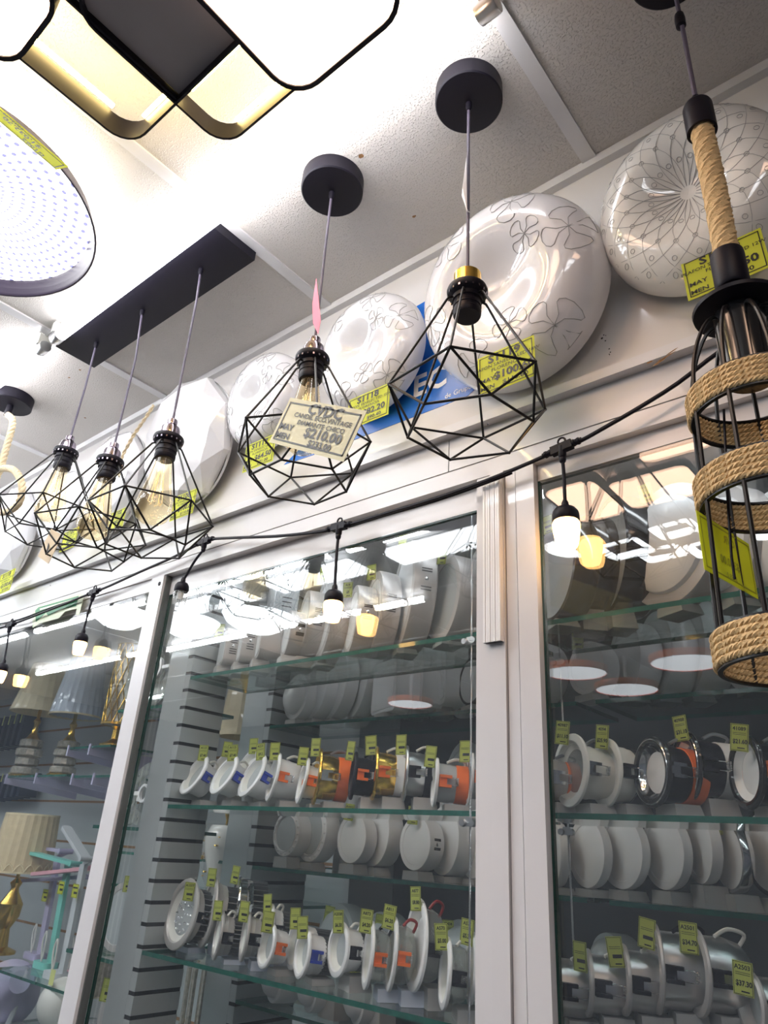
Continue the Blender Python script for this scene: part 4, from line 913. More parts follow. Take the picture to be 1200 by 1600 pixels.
downlight(586, 1208, 88, .10, .935, z, 'gold downlight with white driver box and orange clips', fl='gold', body='gold', clip='orange', ring='white', cable='offwhite', tilt=2, code='', d=.05)
downlight(634, 1208, 90, .08, .94, z, 'silver downlight with black driver clips right of centre on the middle shelf', fl='alu', body='alu', clip='black', ring='black', cable='offwhite', tilt=2, code='', d=.045)
downlight(681, 1222, 80, .10, .925, z, 'white-rimmed smoky downlight with orange clips and orange back', fl='white', body='greydiff', clip='orange', ring='orange', cable='offwhite', tilt=3, code='', d=.045)
downlight(736, 1216, 84, .10, .94, z, 'grey downlight with orange clips half hidden by the mullion', fl='white', body='silver', clip='orange', cable='offwhite', tilt=3, code='', d=.045)
# --- back row, middle height
z = ZR[1]
panel_light(540, 1222, 120, .30, 1.29, z, 'large white round panel behind the black and gold downlights', th=.03, fm='white', tilt=8)
panel_light(712, 1228, 150, .35, 1.28, z, 'large pale round panel standing at the back beside the mullion', th=.03, fm='diffuser', tilt=8)
panel_light(447, 1302, 74, .62, 1.16, z, 'white round light with scalloped rim, first in the lower back row', th=.036, orn=True, fm='greydiff')
panel_light(486, 1300, 96, .55, 1.19, z, 'larger white round light with scalloped rim, second in the lower back row', th=.036, orn=True, fm='greydiff')
panel_light(549, 1309, 82, .62, 1.155, z, 'white round panel light tagged A1012', th=.030, code='A1012', price='$28.10', tagat=(0, 1.0))
panel_light(584, 1303, 104, .50, 1.19, z, 'larger white round panel light behind the one tagged A1012', th=.035, fm='white')
panel_light(648, 1317, 88, .62, 1.15, z, 'white round panel light tagged A1144 with side screw', th=.034, code='A1144', price='$32.40', tagat=(.1, 1.0), vents=2)
panel_light(692, 1312, 114, .48, 1.19, z, 'larger white round panel light behind the one tagged A1144', th=.04, fm='white')
panel_light(738, 1318, 112, .45, 1.20, z, 'white round panel light half hidden by the mullion in the lower back row', th=.04, fm='white')
# --- bottom shelf
z = ZS[2]
downlight(284, 1430, 118, .46, .94, z, 'large grey dotted LED downlight with finned heat sink, first on the bottom shelf', fl='silver', body='silver', clip='black', fins=True, dots=True, code='A1077', price='', tilt=8, hr=.82, d=.022, lens='greydiff', cable=None, tagat=(.45, .62))
downlight(326, 1425, 116, .20, .965, z, 'grey finned downlight standing right behind the dotted one', fl='silver', body='silver', clip='black', fins=True, code='', tilt=5, hr=.85, d=.025, cable=None)
downlight(368, 1412, 96, .14, 1.0, z, 'chrome-ringed finned downlight in the second line of the bottom shelf', fl='chrome', body='chrome', clip=None, fins=True, code='', tilt=3, hr=.92, d=.028, cable=None)
downlight(342, 1462, 82, .13, .93, z, 'small grey finned downlight with black clips, left one of two', fl='silver', body='silver', clip='black', fins=True, code='', tilt=4, hr=.8, d=.022, cable='offwhite')
downlight(384, 1463, 82, .13, .93, z, 'small grey finned downlight with black clips, right one of two', fl='silver', body='silver', clip='black', fins=True, code='', tilt=4, hr=.8, d=.022, cable='offwhite')
downlight(420, 1450, 80, .2, .99, z, 'white finned downlight behind the orange-clipped one on the bottom shelf', clip='black', fins=True, code='', tilt=4, hr=.8, d=.02, cable='offwhite')
downlight(418, 1477, 76, .38, .925, z, 'white downlight with orange clips on a tapered block, bottom shelf', clip='orange', code='', tilt=8, hr=.75, d=.03, lens='greydiff', cable=None)
downlight(462, 1475, 84, .32, .955, z, 'white downlight with blue clips, rear one of two on the bottom shelf', clip='blue', code='', tilt=6, d=.03, lens='greydiff', cable=None, fins=True)
downlight(474, 1489, 84, .32, .922, z, 'white downlight with blue clips, front one of two on the bottom shelf', clip='blue', code='', tilt=6, d=.03, lens='greydiff', cable=None, fins=True)
downlight(530, 1483, 92, .42, .93, z, 'white twin-clip downlight with curled cable tagged A2038', clip='black', code='A2038', price='$6.50', tilt=4, d=.03, fins=True, lens='greydiff')
downlight(577, 1492, 112, .14, .925, z, 'white slim downlight with orange clips tagged A873', fl='white', body='smoke', clip='orange', code='A873', price='$4.20', tilt=4, d=.03, bulge=True, cable='black')
downlight(613, 1490, 122, .14, .93, z, 'white slim downlight with orange clips tagged A811', fl='white', body='smoke', clip='orange', code='A811', price='$6.20', tilt=4, d=.032, bulge=True, cable='red')
downlight(651, 1475, 152, .26, .94, z, 'largest white slim downlight with black clips tagged A877', fl='white', body='smoke', clip='black', code='A877', price='$8.80', tilt=4, d=.035, bulge=True, cable='red')
downlight(697, 1520, 120, .16, .912, z, 'thin white downlight ring in front of the steel cable, bottom shelf', fl='white', body='smoke', clip='black', code='A570', price='$5.00', tilt=4, d=.03, bulge=True, cable='offwhite')
downlight(738, 1512, 118, .16, .93, z, 'white downlight half hidden by the mullion on the bottom shelf', fl='white', body='smoke', clip='black', code='A571', price='$5.30', tilt=4, d=.03, bulge=True, cable=None)
# --- back row, bottom
z = ZR[2]
panel_light(524, 1462, 108, .62, 1.17, z, 'grey opal round light at the back behind the A2038 downlight', th=.04, m='greydiff', fm='greydiff', dome_=True, code='', tagat=(-.2, .6))
panel_light(592, 1470, 96, .62, 1.17, z, 'grey opal round light at the back behind the orange-clipped slim downlights', th=.04, m='greydiff', fm='greydiff', dome_=True, code='', tagat=(.3, .6))
panel_light(716, 1488, 108, .70, 1.165, z, 'grey opal round light with the 86.50 tag at the back beside the mullion', th=.04, m='greydiff', fm='greydiff', dome_=True, code='S0438', price='$86.50', tagat=(-.3, .62))
panel_light(482, 1566, 88, .35, 1.16, z, 'white round light below the bottom shelf under the A2038 downlight', th=.045, fm='white', dome_=True, code='', tagat=(.2, .6))
panel_light(556, 1580, 88, .35, 1.16, z, 'white round light below the bottom shelf under the orange-clipped downlights', th=.045, fm='white', dome_=True, code='', tagat=(.2, .9))
panel_light(425, 1560, 84, .40, 1.16, z, 'white round light below the bottom shelf, left-hand one', th=.045, fm='white', dome_=True)
# --- right-hand cabinet, top shelf
z = ZS[0]
panel_light(863, 888, 168, .40, .945, z, 'black-rimmed round panel light next to the mullion on the top right shelf', th=.04, rim='blackgloss', fm='greydiff', code='', tagat=(.1, .8))
panel_light(905, 882, 150, .34, .985, z, 'black-rimmed round panel light behind the lit bulb and its reflection', th=.05, rim='blackgloss', fm='greydiff', code='', tagat=(.3, .1))
panel_light(948, 868, 184, .34, .995, z, 'large black-bodied round panel light third from the mullion on the top right shelf', th=.055, rim='blackgloss', fm='greydiff')
panel_light(1040, 850, 192, .70, .96, z, 'large pale oval-looking dome light on the top right shelf', th=.035, m='silver', fm='diffuser', dome_=True, code='US0327', price='$90.40', tagat=(-.2, .95))
panel_light(1125, 850, 180, .55, .97, z, 'pale round dome light behind the rope cage on the top right shelf', th=.035, m='silver', fm='diffuser', dome_=True)
panel_light(1210, 880, 170, .55, .95, z, 'pale round dome light at the right edge of the top right shelf', th=.035, m='white', fm='diffuser', dome_=True, code='A107', price='$7.80', tagat=(-.7, -.6))
z = ZR[0]
panel_light(832, 1050, 100, .6, 1.16, z, 'white round light half hidden by the mullion in the upper right back row', th=.04, fm='diffuser')
panel_light(915, 1043, 86, .66, 1.15, z, 'small white round panel light with tag in the upper right back row', th=.035, fm='diffuser', code='', tagat=(-.1, .95))
panel_light(975, 1030, 120, .42, 1.19, z, 'lavender-white round light second in the upper right back row', th=.04, fm='diffuser')
panel_light(1022, 1022, 138, .40, 1.21, z, 'lavender-white round light third in the upper right back row', th=.045, fm='diffuser')
panel_light(1072, 1012, 154, .36, 1.23, z, 'largest lavender-white round light in the upper right back row', th=.05, fm='diffuser')
panel_light(1160, 1010, 140, .5, 1.19, z, 'pale round light low behind the rope cage in the upper right back row', th=.04, fm='diffuser')
# --- right-hand cabinet, middle shelf
z = ZS[1]
downlight(848, 1216, 84, .3, .935, z, 'white downlight with orange driver ring half hidden by the mullion', fl='white', body='silver', clip='chrome', ring='orange', code='A409', price='$.10', tilt=4, d=.045, cable='fin')
downlight(893, 1203, 120, .48, .93, z, 'clear-rimmed white downlight with spring clip, second on the right middle shelf', fl='offwhite', body='offwhite', clip='chrome', code='40987', price='$11.10', tilt=4, d=.05, hr=.72, lens='smoke', cable='fin', tagat=(-.1, 1.0))
downlight(948, 1207, 112, .46, .955, z, 'white downlight with black driver, third on the right middle shelf', fl='offwhite', body='offwhite', clip='chrome', ring='black', code='4094', price='$25.90', tilt=4, d=.045, hr=.8, cable=None, m_=None) if False else downlight(948, 1207, 112, .46, .955, z, 'white downlight with black driver, third on the right middle shelf', fl='offwhite', body='offwhite', clip='black', ring='black', code='4094', price='$25.90', tilt=4, d=.045, hr=.8, cable=None)
downlight(1020, 1206, 116, .52, .93, z, 'big black downlight with silver reflector and orange driver', fl='blackgloss', body='black', clip='chrome', ring='orange', tilt=3, d=.055, hr=.80, cable='fin', rim2='chrome', lens='white', face='chrome')
downlight(1074, 1198, 118, .40, .965, z, 'big black downlight with silver line and white driver behind the orange one', fl='blackgloss', body='black', clip='black', ring='white', tilt=3, d=.055, hr=.78, cable='fin', rim2='chrome', lens='diffuser', code='40988', price='$31.10', tagat=(.35, 1.0))
downlight(1168, 1206, 124, .46, .94, z, 'big black downlight with opal face tagged 41089', fl='blackgloss', body='black', clip='orange', tilt=3, d=.05, hr=.78, cable='fin', lens='diffuser', face='diffuser', code='41089', price='$21.60', tagat=(.3, .85), trl=0)
# --- right-hand cabinet, lower back row
z = ZR[1]
def slim(px, py, h, label, ratio=.5, **k_): return panel_light(px, py, h, ratio, 1.16, z, label, th=.016, fm='diffuser', **k_)
slim(862, 1333, 106, 'narrow white panel with orange clip beside the mullion, lower right back row', .30, code='')
slim(915, 1332, 114, 'white round slim panel second from the mullion, lower right back row', .55)
slim(968, 1330, 122, 'white round slim panel third from the mullion, lower right back row', .62)
slim(1034, 1330, 124, 'white round slim panel fourth from the mullion, lower right back row', .58)
slim(1090, 1325, 116, 'plastic-wrapped white panel fifth from the mullion, lower right back row', .40)
slim(1136, 1338, 118, 'round panel with mirror chrome rim tagged 580', .45, rim='chrome', code='A1155', price='$580', tagat=(-.1, .9))
slim(1200, 1330, 150, 'large pale panel with dark rim at the right edge, lower right back row', .6, rim='blackgloss')
# --- right-hand cabinet, bottom shelf
z = ZS[2]
for (px, py, h, rt, yy, lab, cd_, pc, kk) in (
    (868, 1540, 112, .16, .93, 'aluminium domed downlight beside the mullion on the bottom right shelf', '', '', {}),
    (920, 1535, 112, .16, .93, 'aluminium domed downlight second from the mullion on the bottom right shelf', '', '', {}),
    (976, 1530, 118, .20, .935, 'aluminium domed downlight third from the mullion on the bottom right shelf', '', '', {}),
    (1026, 1512, 150, .18, .945, 'tall aluminium downlight with black plug on the bottom right shelf', '', '', {}),
    (1090, 1518, 148, .32, .945, 'wide aluminium downlight with white cable tagged 34.70', 'A2501', '$34.70', {}),
    (1176, 1570, 116, .42, .93, 'aluminium downlight at the right edge tagged A2503', 'A2503', '$37.30', {})):
    downlight(px, py, h, rt, yy, z, lab, fl='silver', body='alu', clip='black', bulge=True, hr=.84, d=.055, code=cd_, price=pc, tilt=3, face='silver', lens='greydiff', cable='black' if px == 1026 else 'offwhite', tagat=(.3, .75))
panel_light(950, 1500, 90, .7, 1.18, ZR[2], 'grey opal round light behind the bottom right shelf', th=.04, m='greydiff', fm='greydiff', dome_=True)
# --- display blocks under the fittings
for P, n, R, bot, sz, lab, nm, tl_ in STANDS:
    nx = Vector((n.x, n.y, 0)).normalized(); w = min(.048, R*1.1)
    if nm == 'recessed_downlight': top = P.z-R*.80*math.cos(tl_)-.034*math.sin(tl_)-.001; c = Vector((P.x, P.y, sz))-nx*.034
    else: top = bot-.0008; c = Vector((P.x, P.y, sz))-nx*.014
    hgt = top-sz
    if hgt > .12 or hgt < .003 or P.y > 1.1 and 'under' in lab: continue
    m_ = 'stand'
    if 'finned' in lab or 'A873' in lab or 'A811' in lab: m_ = 'blueblock'
    g = G(); g.T = basis(c, (-nx.y, nx.x, 0), (-nx.x, -nx.y, 0)); 
    a = w/2; g.add([(-a, -.022, .0004), (a, -.022, .0004), (a, .016, .0004), (-a, .016, .0004), (-a*.9, -.022, hgt), (a*.9, -.022, hgt), (a*.9, .012, hgt), (-a*.9, .012, hgt)], [(3, 2, 1, 0), (4, 5, 6, 7), (0, 1, 5, 4), (1, 2, 6, 5), (2, 3, 7, 6), (3, 0, 4, 7)])
    o = g.build('display_block', M[m_], smooth=False)
    wl = ('small pale block under the ' + lab).split(); tag(o, ' '.join(wl[:14]), 'display block', 'display blocks under the fittings')

# ================================================================== LEFT-HAND CABINET
sbox('wall_side', M['grey'], -4.3, -1.42, 1.62, 1.66, 0, 2.14)
k = 41
for z_ in [1.05+.15*i for i in range(8)]:
    sbox('trim_%d' % k, M['brown'], -4.2, -1.45, 1.6185, 1.62, z_, z_+.008); k += 1
def left_shelf(px0, px1, py, y0, y1, label, brackets=True):
    a, b = Y(px0, py, y0), Y(px1, py, y0); z_ = a.z
    o = shelf(a.x, b.x, y0, y1, z_, label)
    if brackets:
        for xx in (a.x+.02, (a.x+b.x)/2+.02):
            g = G(); T = Matrix.Translation((xx, y0, z_-.008)); g.T = T
            g.add([(-.004, 0, 0), (.004, 0, 0), (-.004, 0, -.02), (.004, 0, -.02), (-.004, y1-y0+.1, 0), (.004, y1-y0+.1, 0), (-.004, y1-y0+.1, -.05), (.004, y1-y0+.1, -.05)], [(0, 2, 3, 1), (4, 5, 7, 6), (0, 1, 5, 4), (2, 6, 7, 3), (0, 4, 6, 2), (1, 3, 7, 5)])
            b_ = g.build('bracket', M['lavender'], o, smooth=False)
            g = G(); g.T = T; g.box(-.004, .004, -.005, -.0002, -.02, .014); g.build('end_stop', M['lavender'], b_, smooth=False)
    return z_
z1 = left_shelf(8, 104, 1212, 1.24, 1.42, 'glass shelf on lavender brackets carrying the cream lamp, left cabinet')
z2 = left_shelf(104, 172, 1168, 1.24, 1.42, 'glass shelf on lavender brackets carrying the crystal cylinder lamp, left cabinet')
z2b = left_shelf(110, 178, 1212, 1.24, 1.42, 'short glass shelf below the crystal cylinder lamp, left cabinet')
z3 = left_shelf(-10, 118, 1512, 1.20, 1.42, 'glass shelf carrying the coloured desk lamps, left cabinet', False)
def shade_lamp(px, pt, pb, rt, rb, y, zbase, label, cloth, base='crystal', pleats=24, lace=False, foot=.05):
    T, B = Y(px, pt, y), Y(px, pb, y); q = (pr(B+Vector((.01, 0, 0)))-pr(B)).length/.01
    x_ = B.x; t = empty('table_lamp', (x_, y, zbase), label, 'table lamp')
    Rt, Rb = rt, rb
    g = G(); vs = []; n = pleats*2; zs = [B.z+(T.z-B.z)*f for f in (0, .5, 1)]
    for k_, z_ in enumerate(zs):
        R = Rb+(Rt-Rb)*k_/2
        for i in range(n): a = 2*PI*i/n; rr = R*(1+(.012 if i % 2 else -.012)); vs.append((x_+rr*math.cos(a), y+rr*math.sin(a), z_))
    g.add(vs, [(k_*n+i, k_*n+(i+1) % n, (k_+1)*n+(i+1) % n, (k_+1)*n+i) for k_ in range(2) for i in range(n)]); sh = g.build('lamp_shade', M[cloth], t, smooth=False)
    g = G(); g.T = Matrix.Translation((x_, y, B.z)); g.lathe([(Rb*.99, -.002), (Rb*1.02, -.002), (Rb*1.02, .004), (Rb*.99, .004)], 40, closed=True); g.T = Matrix.Translation((x_, y, T.z)); g.lathe([(Rt*.98, -.004), (Rt*1.02, -.004), (Rt*1.02, .002), (Rt*.98, .002)], 40, closed=True); g.build('shade_trim', M['cream'], sh)
    if lace:
        g = G()
        for i in range(20):
            a0 = 2*PI*i/20; pts = [(x_+Rb*1.03*math.cos(a0+u*PI/10), y+Rb*1.03*math.sin(a0+u*PI/10), B.z+.004+.022*math.sin(PI*u)) for u in (0, .25, .5, .75, 1)]; g.tube(pts, .0022, 5)
        g.build('lace', M['cream'], sh)
    hh = B.z-zbase
    if base == 'crystal':
        g = G(); g.T = Matrix.Translation((x_, y, zbase)); n = 4
        for i in range(n):
            zz = .012+i*(hh*.55)/n; R = foot*(.85 if i % 2 else 1); g.lathe([(R*.9, zz), (R, zz+.004), (R, zz+hh*.5/n-.006), (R*.9, zz+hh*.5/n-.002)], 12, rot=i*.2)
        g.lathe([(.0001, hh*.56), (foot*.9, hh*.56)], 20); g.build('crystal_tiers', M['crystal'], t, smooth=False)
        g = G(); g.T = Matrix.Translation((x_, y, zbase)); g.lathe([(.0001, 0), (foot*1.1, 0), (foot*1.1, .010), (foot, .012)], 24); g.lathe([(foot*.7, hh*.57), (foot*.5, hh*.60), (.012, hh*.68), (.008, hh*.8), (.014, hh*.86), (.006, hh*.92), (.006, hh+.06)], 20); g.build('stem', M['gold'], t)
    else:
        g = G(); g.T = Matrix.Translation((x_, y, zbase)); g.lathe([(.0001, 0), (foot, 0), (foot, .008), (foot*.45, .02), (foot*.3, hh*.3), (foot*.7, hh*.45), (foot*.75, hh*.6), (foot*.3, hh*.75), (foot*.25, hh*.8), (foot*.4, hh*.86), (.006, hh*.92), (.006, hh+.06)], 28); g.build('stem', M[base], t)
    g = G(); 
    for i in range(3): a = i*2*PI/3; g.tube([(x_, y, T.z-.01), (x_+Rt*math.cos(a), y+Rt*math.sin(a), T.z-.004)], .0015, 5)
    g.build('shade_carrier', M['gold'], t); return t
shade_lamp(62, 1034, 1114, .062, .108, 1.33, z1+.0002, 'table lamp with pleated cream shade wrapped in plastic on crystal tiers', 'cream', foot=.05)
shade_lamp(118, 1036, 1120, .062, .092, 1.33, z1+.0002, 'table lamp with pale blue-grey shade wrapped in plastic', 'bluecloth', foot=.045)
shade_lamp(30, 1272, 1362, .088, .102, 1.31, Y(0, 1512, 1.2).z, 'table lamp with pleated beige shade and lace border, left edge', 'beige', base='gold', lace=True, foot=.05)
shade_lamp(379, 1063, 1152, .060, .075, 1.45, 1.50, 'table lamp with tall cream shade in plastic seen through the gap between the partitions', 'cream', base='gold', foot=.045, pleats=10)
# crystal cylinder lamp
p = Y(180, 1150, 1.31); t = empty('crystal_cylinder_lamp', (p.x, 1.31, z2), 'gold and crystal lattice cylinder lamp beside the white door stile', 'table lamp')
g = G(); g.T = Matrix.Translation((p.x, 1.31, z2)); g.lathe([(.0001, 0), (.045, 0), (.045, .012), (.03, .018), (.012, .03), (.01, .06), (.02, .07)], 28); g.build('base', M['gold'], t)
zt = Y(195, 1012, 1.31).z-z2
g = G(); g.T = Matrix.Translation((p.x, 1.31, z2)); g.lathe([(.0001, .075), (.046, .075), (.046, zt), (.0001, zt)], 28); g.build('inner_tube', M['crystal'], t)
g = G(); g.T = Matrix.Translation((p.x, 1.31, z2))
for i in range(14):
    for s in (-1, 1): g.tube([(.052*math.cos(2*PI*i/14+s*u*1.6), .052*math.sin(2*PI*i/14+s*u*1.6), .075+(zt-.075)*u) for u in [k_/12 for k_ in range(13)]], .0018, 5)
g.lathe([(.049, .073), (.055, .073), (.055, .080), (.049, .080)], 32, closed=True); g.lathe([(.049, zt-.006), (.055, zt-.006), (.055, zt+.002), (.049, zt+.002)], 32, closed=True); g.build('lattice', M['gold'], t)
# white wall cup lamp behind
for px, py, lab in ((92, 1072, 'small white cup lamp between the cream and blue shades'), (158, 1075, 'white disc lamp head behind the blue shade')):
    p = Y(px, py, 1.50); t = empty('cup_lamp', (p.x, 1.5, p.z-.05), lab, 'lamp')
    g = G(); g.T = Matrix.Translation((p.x, 1.5, p.z)); g.lathe([(.0001, .05), (.042, .05), (.050, -.03), (.048, -.034), (.0001, -.03)], 32); g.build('shade', M['white'], t)
    g = G(); g.box(p.x-.006, p.x+.006, 1.5, 1.6185, p.z+.0, p.z+.012); g.build('wall_arm', M['white'], t, smooth=False)
# desk lamps: column, arm, base
def desk_lamp(cb, ct, arm, base, y, m, label, wcol=.013, tagp=None):
    P0, P1 = Y(*cb, y), Y(*ct, y); zb = z3+.0006; P0.z = zb+.012; P1.x = P0.x+(P1.x-P0.x)*.6
    t = empty('desk_lamp', (P0.x, y, zb), label, 'desk lamp', 'folding desk lamps on the lowest shelf')
    d = (P1-P0).normalized(); Lc = (P1-P0).length
    g = G(); g.T = basis(P0, (d.z, 0, -d.x), d); g.prism(rrect(-wcol, wcol, 0, Lc, .004), -.006, .006); g.build('column', M[m], t)
    A0, A1 = Y(*arm[0], y-.02), Y(*arm[1], y-.02); A1 = A0.lerp(A1, 1); A1 = A1+(P1-A1)*0; d = (A1-A0).normalized()
    off = P1-A1; off.y = 0
    g = G(); ux = d; g.T = basis((A0+A1)/2, ux, (0, 1, 0)); l = (A1-A0).length/2; g.prism(rrect(-l, l, -.016, .016, .012), -.005, .005); ar = g.build('arm', M[m], t)
    g = G(); g.T = Matrix.Translation(A1); g.tube([(0, -.02, 0), (0, .03, 0)], .008, 12); g.tube([(0, .02, 0), P1-A1], .007, 8); g.build('hinge', M[m], t)
    Bc = Y(*base, y); g = G(); g.T = Matrix.Translation((P0.x-.028, y, zb)); w_ = .042; g.prism(rrect(-w_, w_, -.024, .024, .014), 0, .018); g.build('base', M[m], t)
    g = G(); pts = smooth_path([(P0.x-.02, y-.02, zb+.02), (P0.x-.03, y-.024, zb+.07), (P0.x-.015, y-.026, zb+.10), (P0.x-.01, y-.024, zb+.05), (P0.x-.018, y-.022, zb+.022)], 5); g.tube(pts, .003, 6); g.build('coiled_cable', M['offwhite'], t)
    if tagp:
        q = Y(*tagp, y-.022); g = G(); g.T = basis(q, (1, 0, 0), (0, 0, 1)); g.box(-.017, .017, -.018, .018, -.0005, 0); c = g.build('price_tag', M['yellow'], t, smooth=False)
        g = G(); g.T = basis(q, (1, 0, 0), (0, 0, 1)); frame_lines(g, .034, .036, .001, .0006, .0005); g.box(-.012, .012, .006, .010, 0, .0004); g.box(-.004, .013, -.008, -.002, 0, .0004); g.build('lettering', M['ink'], c, smooth=False)
desk_lamp((66, 1475), (87, 1338), ((-20, 1312), (100, 1330)), (28, 1484), 1.375, 'lavender', 'lavender folding desk lamp with a pale raised arm, leftmost', tagp=(70, 1399))
desk_lamp((85, 1478), (103, 1350), ((20, 1325), (118, 1350)), (40, 1498), 1.32, 'teal', 'teal folding desk lamp', tagp=(95, 1387))
desk_lamp((106, 1478), (130, 1350), ((102, 1292), (134, 1342)), (76, 1488), 1.265, 'palegrey', 'pale grey desk lamp with its arm folded upwards', tagp=(117, 1392))
desk_lamp((128, 1490), (146, 1365), ((53, 1366), (150, 1356)), (112, 1512), 1.32, 'pinkp', 'pink folding desk lamp')
desk_lamp((140, 1500), (152, 1372), ((38, 1376), (140, 1370)), (92, 1503), 1.375, 'lavender', 'lavender-white folding desk lamp behind the pink one')
# things below
zb = Y(60, 1640, 1.25).z; shelf(Y(-60, 1640, 1.2).x, -1.45, 1.16, 1.42, zb, 'lowest glass shelf of the left cabinet with the funnel lamp and the ball')
p = Y(96, 1568, 1.25); R = .062; t = empty('globe_lamp', (p.x, 1.25, zb), 'white ball lamp beside the foot of the white door stile', 'lamp')
g = G(); g.T = Matrix.Translation((p.x, 1.25, p.z)); g.lathe([(R*math.sin(a), -R*math.cos(a)) for a in [k_*PI/16+.001 for k_ in range(16)]]+[(.0001, R)], 36); g.build('globe', M['offwhite'], t)
g = G(); g.T = Matrix.Translation((p.x, 1.25, zb)); g.lathe([(.0001, 0), (.04, 0), (.035, .01), (.02, max(.02, p.z-R-zb+.004))], 24); g.build('base', M['white'], t)
g = G(); g.T = basis(p+Vector((.01, -.05, .065)), (1, 0, 0), (0, 0, 1)); g.box(-.012, .012, -.018, .018, -.0005, 0); g.build('price_tag', M['yellowpale'], t, smooth=False)
p = Y(20, 1545, 1.28); t = empty('funnel_lamp', (p.x, 1.28, zb), 'lavender-white funnel-shaped lamp head at the bottom left', 'lamp')
g = G(); g.T = Matrix.Translation(p) @ Matrix.Rotation(math.radians(70), 4, 'Y') @ Matrix.Rotation(.3, 4, 'X'); g.lathe([(.088, -.07), (.092, -.065), (.07, .0), (.045, .05), (.03, .10), (.0001, .10)], 36); g.build('head', M['lavender'], t)
g = G(); g.tube([(p.x+.06, 1.28, p.z), (p.x+.02, 1.28, zb+.01)], .008, 8); g.T = Matrix.Translation((p.x+.02, 1.28, zb)); g.lathe([(.0001, 0), (.05, 0), (.05, .01), (.0001, .012)], 24); g.build('foot', M['palegrey'], t)
# hanging navy packets
for r_, (py, hh, nm) in enumerate(((1030, .09, 'upper'), (1150, .14, 'middle'), (1235, .10, 'lower'))):
    for i in range(7):
        p = Y(-12+i*9.5 if r_ else -10+i*10, py-i*1.5, 1.56); t = empty('hanging_packet', (p.x, 1.56, p.z-hh/2), 'dark navy packet on the %s peg row behind the cream lamp' % nm, 'packet', 'navy packets on the %s peg row' % nm)
        g = G(); g.box(p.x-.013, p.x+.013, 1.52, 1.60, p.z-hh/2, p.z+hh/2); g.build('box', M['navy'], t, smooth=False)
        g = G(); g.box(p.x-.015, p.x-.012, 1.515, 1.519, p.z+hh*.2, p.z+hh/2+.004); g.build('edge_label', M['yellowpale'], t, smooth=False)
# fittings between the white stile and the grey partition
za = Y(240, 1108, .96).z; zb2 = Y(200, 1292, .96).z; zc2 = Y(150, 1487, .96).z; zd2 = 1.165
for z_, n in ((za, 'upper'), (zb2, 'middle'), (zc2, 'lower')): shelf(-1.62, -1.392, .93, 1.1, z_, 'short glass shelf between the door stile and the grey partition, %s one' % n)
for (px, py, h, rt, yy, z_, lab, kk) in (
    (246, 1045, 128, .5, .97, za, 'clear plastic disc with holes, right-hand one on the upper short shelf', {}),
    (228, 1058, 110, .5, 1.0, za, 'clear plastic disc with holes, left-hand one on the upper short shelf', {}),
    (228, 1240, 104, .5, .97, zb2, 'clear ring disc, right-hand one on the middle short shelf', {}),
    (210, 1252, 84, .5, 1.0, zb2, 'clear ring disc, left-hand one on the middle short shelf', {})):
    o, R = fitting_base('r', px, py, h, rt, 2, yy, lab, 'light disc', 'ring_disc', z_)
    g = G(); g.lathe([(R*.60, 0), (R*.97, 0), (R, .003), (R*.97, .006), (R*.60, .006)], 48, closed=True); g.build('ring_body', M['smoke'], o, local=True)
    g = G()
    for i in range(8): a = 2*PI*i/8; g.T = Matrix.Translation((R*.8*math.cos(a), R*.8*math.sin(a), .0062)); g.lathe([(.0001, .001), (.003, .001), (.003, 0)], 10)
    g.build('rivets', M['chrome'], o, local=True)
    g = G(); g.lathe([(R*.22, .001), (R*.3, .001), (R*.3, .008), (R*.22, .008)], 24, closed=True); g.box(-R*.64, -R*.28, -.004, .004, .001, .006); g.box(R*.28, R*.64, -.004, .004, .001, .006); g.build('hub', M['white'], o, local=True)
panel_light(185, 1435, 116, .55, .97, zc2, 'large dark grey round disc with a centre hole beside the grey partition', th=.02, m='silver', fm='greyfront', code='', tagat=(.4, .95))
o, R = fitting_base('r', 170, 1590, 90, .5, 2, .97, 'grey round disc at the foot of the gap beside the grey partition', 'light disc', 'ring_disc', 1.05)
g = G(); g.lathe([(.0001, 0), (R*.97, 0), (R, -.003), (R, -.02), (.0001, -.02)], 48); g.build('disc_body', M['silver'], o, local=True); small_tag(o, R, '', '', w=.028, h=.04, at_=(-.1, 1.0))
p = Y(150, 1525, 1.14); t = empty('crystal_lamp', (p.x, 1.14, 1.18), 'cut-crystal drum lamp low in the gap beside the white stile', 'lamp')
g = G(); g.T = Matrix.Translation((p.x, 1.14, 0)); q0, q1 = Y(150, 1556, 1.14).z, Y(150, 1492, 1.14).z; g.lathe([(.05, q0), (.056, q0+.004), (.056, q1), (.05, q1+.004)], 32, closed=True); g.build('drum', M['crystal'], t)
g = G(); g.tube([(p.x, 1.14, q0-.06), (p.x, 1.14, q1)], .004, 8); g.box(p.x-.05, p.x+.05, 1.137, 1.143, q1-.006, q1-.002); g.T = Matrix.Translation((p.x, 1.14, q0-.06)); g.lathe([(.0001, 0), (.035, 0), (.035, .008), (.0001, .010)], 24); g.build('stem', M['chrome'], t)
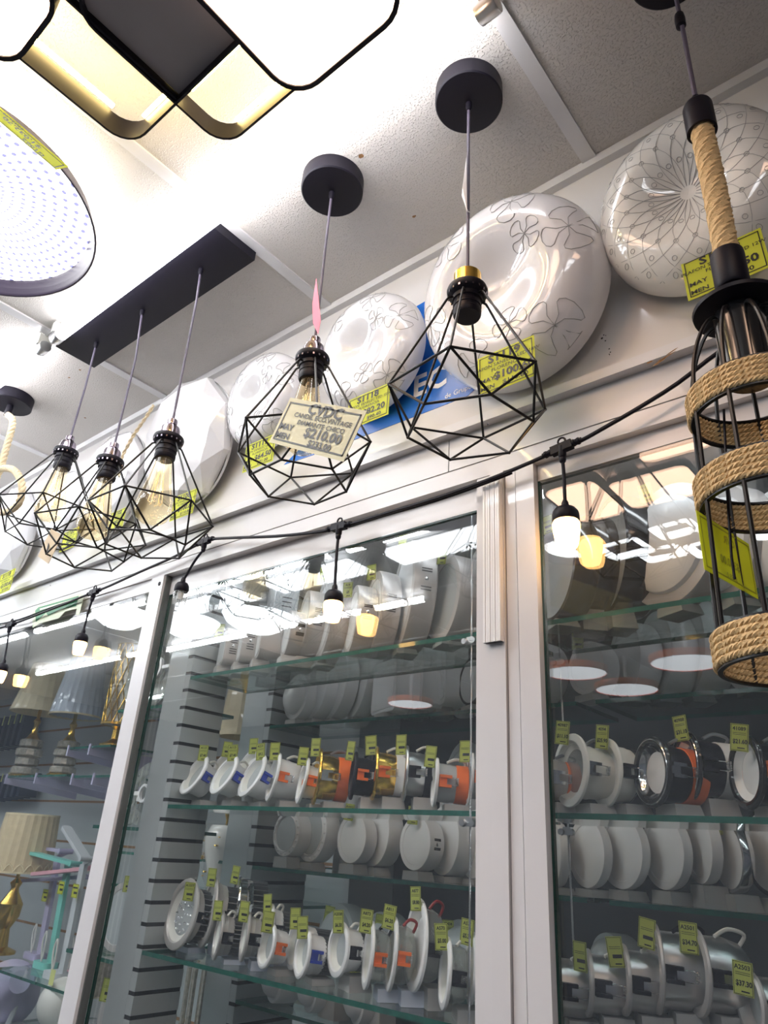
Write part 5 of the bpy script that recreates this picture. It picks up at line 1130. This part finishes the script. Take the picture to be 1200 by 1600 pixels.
# vase in plastic and lower lamp seen through the partition gap
p = Y(350, 1345, 1.36); zq = Y(350, 1402, 1.36).z; zt = Y(350, 1290, 1.36).z
t = empty('wrapped_vase_lamp', (p.x, 1.36, zq), 'white vase lamp with gold flowers wrapped in clear plastic behind the partition', 'lamp')
g = G(); g.T = Matrix.Translation((p.x, 1.36, zq)); H_ = zt-zq; g.lathe([(.0001, 0), (.028, 0), (.030, .004), (.036, H_*.25), (.055, H_*.6), (.060, H_*.8), (.050, H_*.97), (.045, H_), (.0001, H_*.96)], 36); v_ = g.build('vase', M['acrylic_cream'], t)
g = G(); rg = random.Random(5)
for i in range(26):
    a = rg.uniform(PI*.9, PI*2.1); f = rg.uniform(.15, .9); rr = .0385+.024*math.sin(min(1, f)*PI*.62); s_ = rg.uniform(.003, .007); g.T = Matrix.Translation((p.x+rr*math.cos(a), 1.36+rr*math.sin(a), zq+H_*f)); g.lathe([(.0001, -s_*.5), (s_, -s_*.2), (s_*.8, s_*.3), (.0001, s_*.5)], 6)
g.build('gold_flowers', M['gold'], v_)
g = G(); g.T = Matrix.Translation((p.x, 1.36, zq)); vs = []; n = 18
for k_ in range(9):
    f = k_/8; R = (.034+.034*math.sin(min(1, f)*PI*.55))
    for i in range(n): a = 2*PI*i/n; rr = R*(1+rg.uniform(-.06, .10)); vs.append((rr*math.cos(a), rr*math.sin(a), .002+f*H_*1.02))
g.add(vs, [(k_*n+i, k_*n+(i+1) % n, (k_+1)*n+(i+1) % n, (k_+1)*n+i) for k_ in range(8) for i in range(n)]); g.build('plastic_wrap', M['clear'], t, smooth=False)
def back_shelf(z_, x0, x1, label): return shelf(x0, x1, 1.32, 1.56, z_, label)
xa = Y(330, 1402, 1.32).x
back_shelf(zq-.0006, -2.15, -1.42, 'short glass shelf under the plastic-wrapped vase')
back_shelf(1.4994, -2.15, -1.42, 'short glass shelf under the tall cream lamp seen between the partitions')
p = Y(318, 1530, 1.36); t = empty('glass_tube_lamp', (p.x, 1.36, 1.0), 'lamp of clear glass rods with a gold foot below the bottom shelf', 'lamp')
g = G()
for i in range(10): a = 2*PI*i/10; g.tube([(p.x+.04*math.cos(a), 1.36+.04*math.sin(a), 1.12), (p.x+.04*math.cos(a), 1.36+.04*math.sin(a), Y(318, 1510, 1.36).z)], .006, 8)
g.build('glass_rods', M['crystal'], t); g = G(); g.T = Matrix.Translation((p.x, 1.36, 1.0)); g.lathe([(.0001, 0), (.05, 0), (.05, .02), (.012, .04), (.012, .11), (.05, .115), (.05, .125), (.0001, .126)], 28); g.build('foot', M['gold'], t)
sbox('trim_60', M['greyfront'], -2.2, -1.0, 1.1, 1.61, .98, 1.0)
